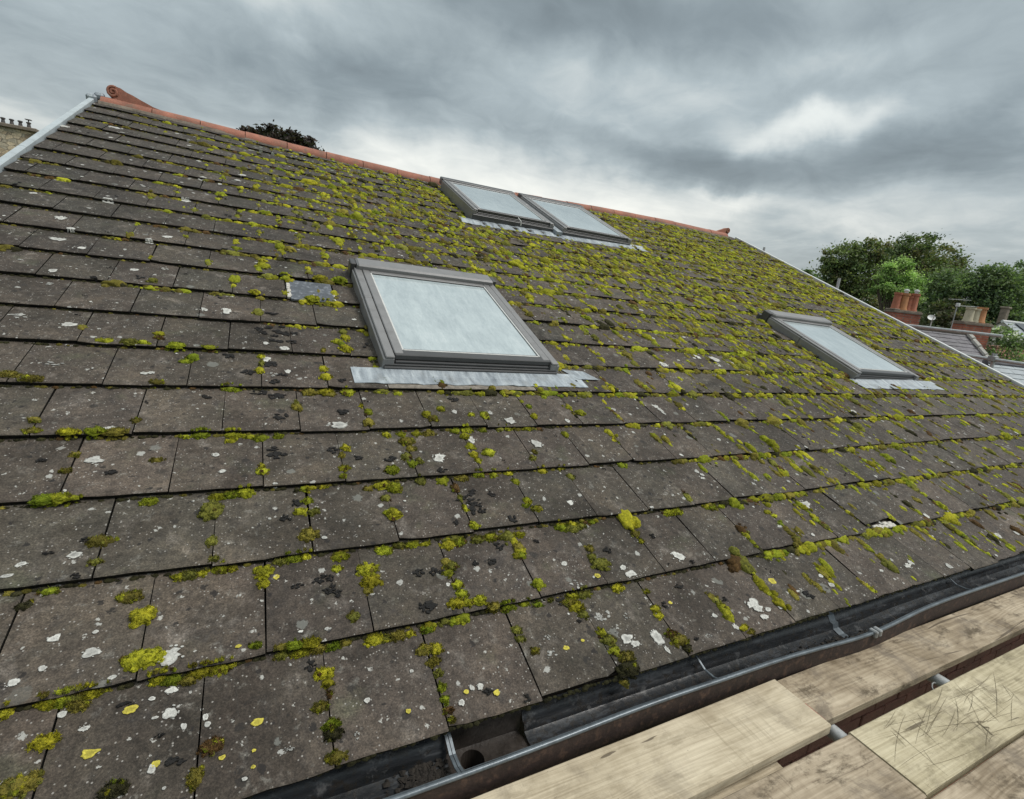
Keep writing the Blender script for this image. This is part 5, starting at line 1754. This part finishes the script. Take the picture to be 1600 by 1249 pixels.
def gable_house(name, label, r0, r1, pitch, down, wallmat, roofmat, course=.2, verge=None, slate_w=.3, ridge_mat=None, back=None, name_piece="roof_slates"):
    """ridge from r0 to r1; slopes fall `down` metres (horizontal) to both sides; slates laid in courses"""
    r0, r1 = np.array(r0, float), np.array(r1, float)
    ax = unit(*(r1 - r0)[:2])
    sd = np.array([ax[1], -ax[0], 0])
    if sd @ (camp - r0) < 0:
        sd = -sd
    root = thing(name, label, "house")
    L_ = float(np.linalg.norm((r1 - r0)[:2]))
    z0 = float((r0[2] + r1[2]) / 2)
    tp = math.tan(R(pitch))
    rr = random.Random(len(label))
    mb = MB()
    nrm = sd * math.sin(R(pitch)) + np.array([0, 0, math.cos(R(pitch))])
    for sgn in (1, -1):
        s_ = sd * sgn
        sl = (s_ - np.array([0, 0, tp])) * math.cos(R(pitch))
        nr = s_ * math.sin(R(pitch)) + np.array([0, 0, math.cos(R(pitch))])
        tot = (down if (sgn == 1 or back is None) else back) / math.cos(R(pitch))
        ncs = int(tot / course)
        for c in range(ncs):
            o_ = (c % 2) * slate_w / 2
            k = 0
            x = -o_
            while x < L_:
                xa, xb = max(0, x) + .003, min(L_, x + slate_w) - .003
                if xb - xa > .03:
                    lift = rr.uniform(0, .006)
                    q0 = r0 + ax * xa
                    q1 = r0 + ax * xb
                    for q in (q0, q1):
                        q[2] = z0
                    ta, tb = c * course, (c + 1) * course + rr.uniform(-.006, .006)
                    A, B = q0 + sl * ta + nr * .004, q1 + sl * ta + nr * .004
                    Cc, D = q1 + sl * tb + nr * (.013 + lift), q0 + sl * tb + nr * (.013 + lift)
                    mb.add([A, B, Cc, D, Cc - nr * .010, D - nr * .010], [[0, 1, 2, 3], [3, 2, 4, 5]])
                x += slate_w
    mb.build(name_piece, roofmat, root, kind="stuff")
    # solid body below the slates
    mb = MB()
    q = r0.copy()
    q[2] = z0 - .03
    za = z0 - .03 - down * tp
    bk = down if back is None else back
    zb_ = z0 - .03 - bk * tp
    poly = [q + sd * (down - .12) + [0, 0, 0], q + sd * (down - .12), q, q - sd * (bk - .12), q - sd * (bk - .12)]
    poly = [np.array([*(q + sd * (down - .12))[:2], GROUND]), np.array([*(q + sd * (down - .12))[:2], za + .12 * tp]), q,
            np.array([*(q - sd * (bk - .12))[:2], zb_ + .12 * tp]), np.array([*(q - sd * (bk - .12))[:2], GROUND])]
    mb.prism([p + ax * .06 for p in poly], ax * (L_ - .12))
    mb.build("wall", wallmat, root)
    mb = MB()
    mb.tube([np.array([*(r0[:2]), z0 + .0]) + ax * (L_ * k / 8) for k in range(9)], .085, 8)
    mb.build("ridge_cap", ridge_mat or roofmat, root)
    if verge is not None:
        for e, ln in verge:
            base_ = (r1 if e else r0).copy()
            base_[2] = z0
            mb = MB()
            nst = int(down / .28)
            for k in range(nst):
                p = base_ + (sd - np.array([0, 0, tp])) * (k * .28) + nrm * .04
                p2 = base_ + (sd - np.array([0, 0, tp])) * (k * .28 + .25) + nrm * (.055 + rr.uniform(-.01, .01))
                mb.tube([p, p2], rr.uniform(.05, .07), 6)
            mb.build("verge_mortar", M_MORTAR, root)
    return root, ax, sd, tp, z0


hA = gable_house("slate_house", "house with a dark purple-grey slate roof and pale mortared verge beyond the scaffold", (12.6, 10.11, 1.33), (19.37, 6.48, 1.33), 35, 4.6,
                 M_BWALL, M_SLATE, .17, [(1, 1)], ridge_mat=M_CAP)


def chimney(root, cx, cy, ax, w, d, z0, z1, pots, cap=.10):
    """brick stack, oversailing courses, pots: list of (t, material, height, radius, cowl)"""
    a_ = np.array([ax[0], ax[1]])
    s_ = np.array([-ax[1], ax[0]])
    ce = np.array([cx, cy])

    def fn(x, y, z_):
        return np.stack([ce[0] + a_[0] * x + s_[0] * y, ce[1] + a_[1] * x + s_[1] * y, z_], -1)
    mb = MB()
    mb.box((-w / 2, -d / 2, z0), (w / 2, d / 2, z1 - .07), .006, fn)
    st = mb.build("chimney", M_BWALL, root)
    mb = MB()
    mb.box((-w / 2 - .025, -d / 2 - .025, z1 - .07), (w / 2 + .025, d / 2 + .025, z1), .010, fn)
    for k in range(5):
        x = -w / 2 + w * (k + .5) / 5
        mb.box((x - .11, -d / 2 + .02, z1 + .001), (x + .11, d / 2 - .02, z1 + random.uniform(.02, .06)), .02, fn)
    mb.build("chimney_cap", M_CAP, st)
    for (t_, mt, h, r_, cowl) in pots:
        p = fn(np.array(t_ * w), np.array(0.0), np.array(z1 + .03))
        mb = MB()
        mb.lathe(p, [(r_ * 1.15, 0), (r_ * 1.1, .05), (r_ * .98, .07), (r_ * .86, h * .85), (r_ * 1.02, h * .87), (r_ * 1.02, h), (r_ * .8, h), (r_ * .75, h * .6)], 14)
        pt = mb.build("chimney_pot", mt, st, smooth=40)
        if cowl:
            mb = MB()
            mb.lathe((p[0], p[1], p[2] + h), [(r_ * .4, 0), (r_ * .4, .06), (r_ * .62, .07), (r_ * .55, .12), (r_ * .1, .14)], 12)
            mb.build("pot_cowl", M_WHITE, st)
    return st


axA = hA[1]
chimney(hA[0], 20.53, 8.88, axA, .92, .50, -1.2, 1.86, [(-.34, M_POTR, .58, .125, 0), (-.07, M_POTO, .58, .135, 1), (.12, M_POTR, .50, .10, 0), (.30, M_POTR, .60, .13, 1)])
chimney(hA[0], 21.38, 7.22, axA, .90, .48, -2.0, 1.70, [(-.20, M_POTC, .46, .135, 0), (.03, M_POTC, .44, .12, 0), (.20, M_POTO, .50, .145, 0)])
# aerial on the second stack
ae = thing("tv_aerial", "thin pole with two small yagi aerials fixed beside the right-hand red chimney", "aerial")
MB().tube([(20.62, 7.42, .8), (20.36, 7.33, 2.22)], .014, 6).build("pole", M_GALV, ae)
for (p0, p1, nel) in (((20.20, 7.45, 2.35), (20.62, 7.22, 2.37), 7), ((20.40, 7.30, 2.17), (20.86, 7.08, 2.20), 5)):
    mb = MB()
    a_, b_ = Vector(p0), Vector(p1)
    mb.tube([a_, b_], .008, 5)
    d_ = (b_ - a_).normalized()
    s_ = d_.cross(Vector((0, 0, 1)))
    for k in range(nel):
        c_ = a_.lerp(b_, k / (nel - 1))
        mb.tube([c_ - s_ * .14, c_ + s_ * .14], .005, 4)
    mb.build("yagi", M_WHITE, ae)
mb = MB().box((20.33, 7.28, 2.14), (20.42, 7.37, 2.25), .01)
mb.build("mast_box", M_WHITE, ae)
# satellite dish
sdish = thing("satellite_dish", "small white satellite dish on a short pole between the two red chimneys", "dish")
mb = MB()
mb.tube([(21.98, 8.62, .6), (21.98, 8.62, 1.74)], .02, 8)
mb.build("pole", M_WHITE, sdish)
mb = MB()
vs, fs = [], []
for i, (r_, dd) in enumerate(((0.0, .035), (.06, .027), (.105, .006), (.12, 0))):
    for k in range(14):
        t_ = 6.283 * k / 14
        q = Vector((-.60, -.45, .66)).normalized()
        x_ = Vector((.6, -.8, 0))
        y_ = q.cross(x_)
        p = Vector((21.9, 8.62, 1.78)) + x_ * math.cos(t_) * r_ + y_ * math.sin(t_) * r_ - q * dd
        vs.append(p)
for i in range(3):
    for k in range(14):
        fs.append([i * 14 + k, i * 14 + (k + 1) % 14, (i + 1) * 14 + (k + 1) % 14, (i + 1) * 14 + k])
mb.add(vs, fs)
mb.build("reflector", M_WHITE, sdish)
mb = MB().tube([(21.98, 8.62, 1.62), (21.66, 8.45, 1.80), (21.60, 8.42, 1.88)], .012, 6)
mb.build("feed_arm", M_WHITE, sdish)

hL = gable_house("slate_house", "low house with a pale grey slate roof at the right edge below the guard rail", (16.10, 4.66, .70), (21.5, 1.76, .70), 30, 3.2,
                 M_RENDER, M_PSLATE, .19, None, ridge_mat=M_SLATE, back=1.6)
hK = gable_house("clay_tiled_house", "house with a reddish clay tiled roof right of the tall red chimney", (26.2, 8.9, .98), (33.0, 5.3, .98), 38, 3.0,
                 M_BWALL, M_REDTILE, .16, None, slate_w=.2, ridge_mat=M_REDTILE, back=1.4, name_piece="clay_tiles")
# gable end brick block at its right
mb = MB().box((29.3, 6.1, GROUND), (30.4, 6.9, 1.12), .01)
mb.build("brick_gable", M_BWALL, hK[0])
hJ = gable_house("white_roofed_outhouse", "distant outbuilding with a whitish roof and dark rooflight at the far right", (37.4, 12.3, 2.35), (43.5, 9.1, 2.35), 28, 2.6,
                 M_RENDER, M_PSLATE, .3, None, ridge_mat=M_WHITE, back=1.2, name_piece="roof_panels")
mb = MB()
axJ, sdJ = hJ[1], hJ[2]
p0 = np.array([37.4, 12.3, 2.35]) + axJ * .55 + sdJ * .18 - np.array([0, 0, .18 * math.tan(R(28)) - .06])
dn = (sdJ - np.array([0, 0, math.tan(R(28))])) * .8
mb.prism([p0, p0 + axJ * .9, p0 + axJ * .9 + dn, p0 + dn], (0, 0, .03))
mb.build("rooflight", M_PANEDARK, hJ[0])
# dark stack far away
ds = thing("stone_chimney_house", "grey house whose dark square chimney rises in front of the trees at the far right", "house")
mb = MB().box((42.45, 14.05, 1.4), (42.85, 14.40, 3.3), .03)
mb.box((42.40, 14.00, 3.3), (42.90, 14.45, 3.42), .03)
mb.build("chimney", M_CAP, ds)
mb = MB()
mb.prism([(40.5, 12.2, GROUND), (40.5, 16.5, GROUND), (40.5, 16.5, .2), (40.5, 14.3, 1.75), (40.5, 12.2, .2)], (7, 0, 0))
mb.build("wall", M_RENDER, ds)

# stone building at the left
sb = thing("stone_building", "tall rubble-stone building with a row of dark chimney pots at the left edge", "building")
mb = MB()
mb.box((-26.0, 41.17, GROUND), (-11.05, 52.0, 6.85), .03)
sbw = mb.build("wall", M_STONE, sb)
mb = MB()
mb.box((-26.15, 41.0, 6.85), (-10.92, 42.4, 7.05), .03)
mb.build("coping", M_CAP, sb)
px0, py0 = -10.99, 41.4
for i, x in enumerate((-11.42, -11.80, -12.18, -12.56, -12.94, -13.32, -13.70)):
    mb = MB()
    mb.lathe((x, 41.6, 7.05), [(.12, 0), (.10, .1), (.075, .26), (.12, .29), (.12, .34), (.07, .36)], 10)
    if i in (0, 4):
        mb.box((x - .14, 41.48, 7.52), (x + .14, 41.72, 7.56), .01)
        mb.tube([(x, 41.6, 7.38), (x, 41.6, 7.53)], .03, 6)
    mb.build("chimney_pot", M_POTD, sb)

# ------------------------------------------------------------------ trees
TR = np.random.RandomState(9)


def crown_mesh(lobes, n, size, cols, clumps, hang=0.3, shell=(.62, 1.02)):
    vol = np.array([l_[3] * l_[3] * l_[4] for l_ in lobes]) ** (2 / 3)
    pr = vol / vol.sum()
    cl = []
    for _ in range(clumps):
        l_ = lobes[TR.choice(len(lobes), p=pr)]
        d = TR.normal(0, 1, 3)
        d /= np.linalg.norm(d)
        r_ = TR.uniform(*shell)
        cl.append((l_[0] + d[0] * l_[3] * r_, l_[1] + d[1] * l_[3] * r_, l_[2] + d[2] * l_[4] * r_, TR.randint(0, len(cols)), TR.uniform(.7, 1.3), min(l_[3], l_[4])))
    cl = np.array(cl)
    idx = TR.randint(0, clumps, n)
    sp = cl[idx, 5:6] * TR.uniform(.06, .34, (n, 1))
    c = cl[idx, :3] + TR.normal(0, 1, (n, 3)) * sp * np.array([1.15, 1.15, .7])
    nr = TR.normal(0, 1, (n, 3)) + np.array([0, 0, .9])
    nr /= np.linalg.norm(nr, axis=1, keepdims=True)
    a = TR.normal(0, 1, (n, 3))
    a -= nr * (a * nr).sum(1, keepdims=True)
    a /= np.linalg.norm(a, axis=1, keepdims=True)
    b_ = np.cross(nr, a)
    s = size * TR.uniform(.6, 1.4, (n, 1))
    V = np.stack([c - a * s, c - b_ * s * .55, c + a * s, c + b_ * s * .55], 1).reshape(-1, 3)
    F = np.arange(4 * n).reshape(n, 4)
    base = np.array(cols)[cl[idx, 3].astype(int)] * cl[idx, 4:5] * TR.uniform(.75, 1.3, (n, 1))
    return V, F, np.repeat(base, 4, 0)


def tree(name, label, base, lobes, n, size, cols, clumps, category="tree", group=None, trunk_r=.28, lean=(0, 0)):
    root = thing(name, label, category, group)
    V, F, Cc = crown_mesh(lobes, n, size, cols, clumps)
    me = big_mesh("crown", V, F, M_LEAF, Cc, smooth=False)
    link("crown", me, root)
    mb = MB()
    top = np.array([np.mean([l_[0] for l_ in lobes]), np.mean([l_[1] for l_ in lobes]), np.mean([l_[2] for l_ in lobes])])
    b_ = np.array([top[0] + lean[0], top[1] + lean[1], base])
    fork = b_ + (top - b_) * .55
    mb.tube([b_, b_ + (top - b_) * .25, fork], [trunk_r, trunk_r * .75, trunk_r * .6], 9)
    for l_ in lobes:
        e = np.array(l_[:3])
        m_ = fork + (e - fork) * .5 + np.array([0, 0, .15 * l_[4]])
        mb.tube([fork, m_, e + np.array([0, 0, l_[4] * .4])], [trunk_r * .5, trunk_r * .3, trunk_r * .08], 7)
        for _ in range(4):
            d = TR.normal(0, 1, 3)
            d[2] = abs(d[2]) * .6
            d /= np.linalg.norm(d)
            mb.tube([m_, e + d * np.array([l_[3], l_[3], l_[4]]) * .8], [trunk_r * .2, trunk_r * .04], 5)
    mb.build("trunk", M_BARK, root)
    return root


DK = [(.135, .185, .085), (.18, .22, .10), (.095, .135, .068), (.22, .245, .11), (.22, .205, .105)]
MDK = [(.145, .205, .105), (.19, .26, .13), (.105, .155, .088), (.23, .29, .145)]
BR = [(.29, .42, .16), (.38, .52, .20), (.18, .28, .10), (.46, .58, .26)]
SCR = [(.12, .115, .07), (.10, .12, .06), (.14, .125, .085), (.08, .10, .05)]
RED = [(.045, .034, .032), (.055, .042, .038), (.035, .030, .026), (.04, .045, .03)]
tree("broadleaf_tree", "big dark broad-leaved tree, the left one of the group on the skyline", GROUND,
     [(48.36, 28.48, 6.92, 1.75, 1.2), (50.17, 27.73, 7.71, 1.8, 1.15), (49.40, 27.52, 5.24, 2.5, 1.8), (47.32, 28.69, 5.54, 1.0, 1.0), (49.92, 26.74, 3.16, 2.9, 1.86)], 26000, .125, DK, 300, group="trees on the skyline at the right")
tree("broadleaf_tree", "tallest dark domed tree rising behind the bright green one", GROUND,
     [(59.59, 28.96, 9.29, 2.3, 1.5), (61.89, 27.63, 8.76, 2.15, 1.5), (58.44, 29.10, 7.39, 2.1, 2.2), (63.04, 26.75, 7.65, 1.4, 1.2), (60.45, 27.72, 6.08, 3.2, 2.4), (60.2, 27.5, 3.6, 3.2, 2.0)], 30000, .135, DK, 330, group="trees on the skyline at the right")
tree("lime_green_tree", "bright light-green tree standing in front of the tall dark ones", GROUND,
     [(45.82, 22.60, 5.79, 1.10, 1.01), (46.63, 21.92, 4.76, 0.93, 1.11), (45.28, 22.59, 4.60, 0.85, 1.01), (46.00, 22.05, 3.95, 1.28, 0.76), (45.1, 22.7, 5.3, .55, .5), (46.9, 21.8, 5.6, .5, .6), (45.9, 22.5, 6.5, .5, .5), (44.7, 22.9, 4.3, .7, .5), (47.4, 21.5, 4.2, .6, .5), (45.3, 22.9, 6.2, .45, .35), (46.6, 22.1, 6.3, .5, .3), (44.3, 23.1, 5.1, .4, .4)], 15000, .085, BR, 120, group="trees on the skyline at the right")
tree("broadleaf_tree", "rounded mid-green tree directly right of the bright green one", GROUND,
     [(55.44, 23.24, 5.37, 1.78, 1.48), (56.71, 22.23, 3.98, 2.14, 1.93), (54.17, 23.31, 3.00, 1.61, 1.48), (53.2, 22.9, 1.8, 1.8, 1.4)], 22000, .12, MDK, 260, group="trees on the skyline at the right")
tree("broadleaf_tree", "mid-green tree behind the television aerial and right-hand chimney", GROUND,
     [(57.44, 21.27, 6.32, 1.79, 1.3), (58.68, 20.32, 5.13, 2.05, 1.89), (56.95, 20.77, 3.29, 1.98, 1.67), (58.3, 19.6, 2.6, 2.2, 1.6)], 22000, .12, MDK, 260, group="trees on the skyline at the right")
tree("broadleaf_tree", "mid-green tree cut off by the right edge of the picture", GROUND,
     [(64.49, 21.22, 7.07, 2.07, 1.6), (66.88, 19.83, 6.50, 2.78, 2.38), (64.50, 20.47, 4.07, 2.83, 2.14), (69.00, 18.42, 5.32, 2.75, 2.38), (65.5, 19.0, 3.2, 2.8, 2.0)], 24000, .14, MDK, 280, group="trees on the skyline at the right")
tree("scrubby_tree", "thin brownish scrubby tree between the two red chimneys", GROUND,
     [(38.09, 15.37, 2.21, 0.85, 0.9), (38.71, 15.15, 2.66, 0.7, 0.86), (37.74, 15.37, 1.48, 0.8, 0.7), (39.6, 14.6, 1.7, 1.1, .8)], 5200, .10, SCR, 200, group="trees on the skyline at the right", trunk_r=.12)
tree("dark_red_tree", "dark reddish tree top showing over the orange ridge tiles", GROUND,
     [(2.02, 35.79, 8.20, 1.76, 0.62), (0.80, 36.47, 8.30, 1.1, 0.42), (3.14, 35.18, 8.02, 1.1, 0.55), (1.9, 35.8, 6.8, 2.6, 1.2), (1.3, 36.1, 8.1, 1.4, .5), (2.6, 35.4, 8.0, 1.3, .5)], 22000, .11, RED, 420, trunk_r=.25)
tree("distant_tree", "small hazy tree top just clearing the right-hand verge", GROUND,
     [(58.18, 39.40, 6.3, 1.46, 0.76), (59.87, 38.39, 5.8, 1.32, 0.91), (59.3, 38.6, 4.0, 2.4, 1.6)], 5000, .16, MDK, 160, trunk_r=.25)
# flowering shrub by the tall chimney
fl = tree("flowering_shrub", "green shrub dotted with white flowers right of the tall red chimney", GROUND,
          [(24.83, 7.70, 1.45, 0.45, 0.33), (25.31, 7.41, 1.28, 0.42, 0.33), (24.58, 7.88, 1.55, 0.28, 0.20), (25.0, 7.5, .7, .7, .5)], 3600, .045, BR[:2] + MDK, 150, "shrub", trunk_r=.06)
V, F, Cc = crown_mesh([(24.75, 7.65, 1.5, .52, .38), (24.4, 7.9, 1.62, .3, .2)], 90, .06, [(.7, .7, .66)], 40)
link("flowers", big_mesh("flowers", V, F, M_LEAF, Cc, smooth=False), fl)
# far woodland closing the horizon
lobes = []
for k in range(150):
    az = R(-70 + 190 * k / 149) + TR.uniform(-.012, .012)
    dd = TR.uniform(150, 240)
    h = TR.uniform(4.0, 8.5)
    lobes.append((math.sin(az) * dd, math.cos(az) * dd, GROUND + h * .5, TR.uniform(4, 8), h * .5))
V, F, Cc = crown_mesh(lobes, 26000, .55, MDK, 3000)
o = link("distant_woodland", big_mesh("distant_woodland", V, F, M_LEAF, Cc, smooth=False), None, kind="stuff")
o["label"] = "far belt of dark woodland along the horizon"
o["category"] = "woodland"
print("moss tris", len(F_), "tiles", len(tiles), "scattered", cnt)
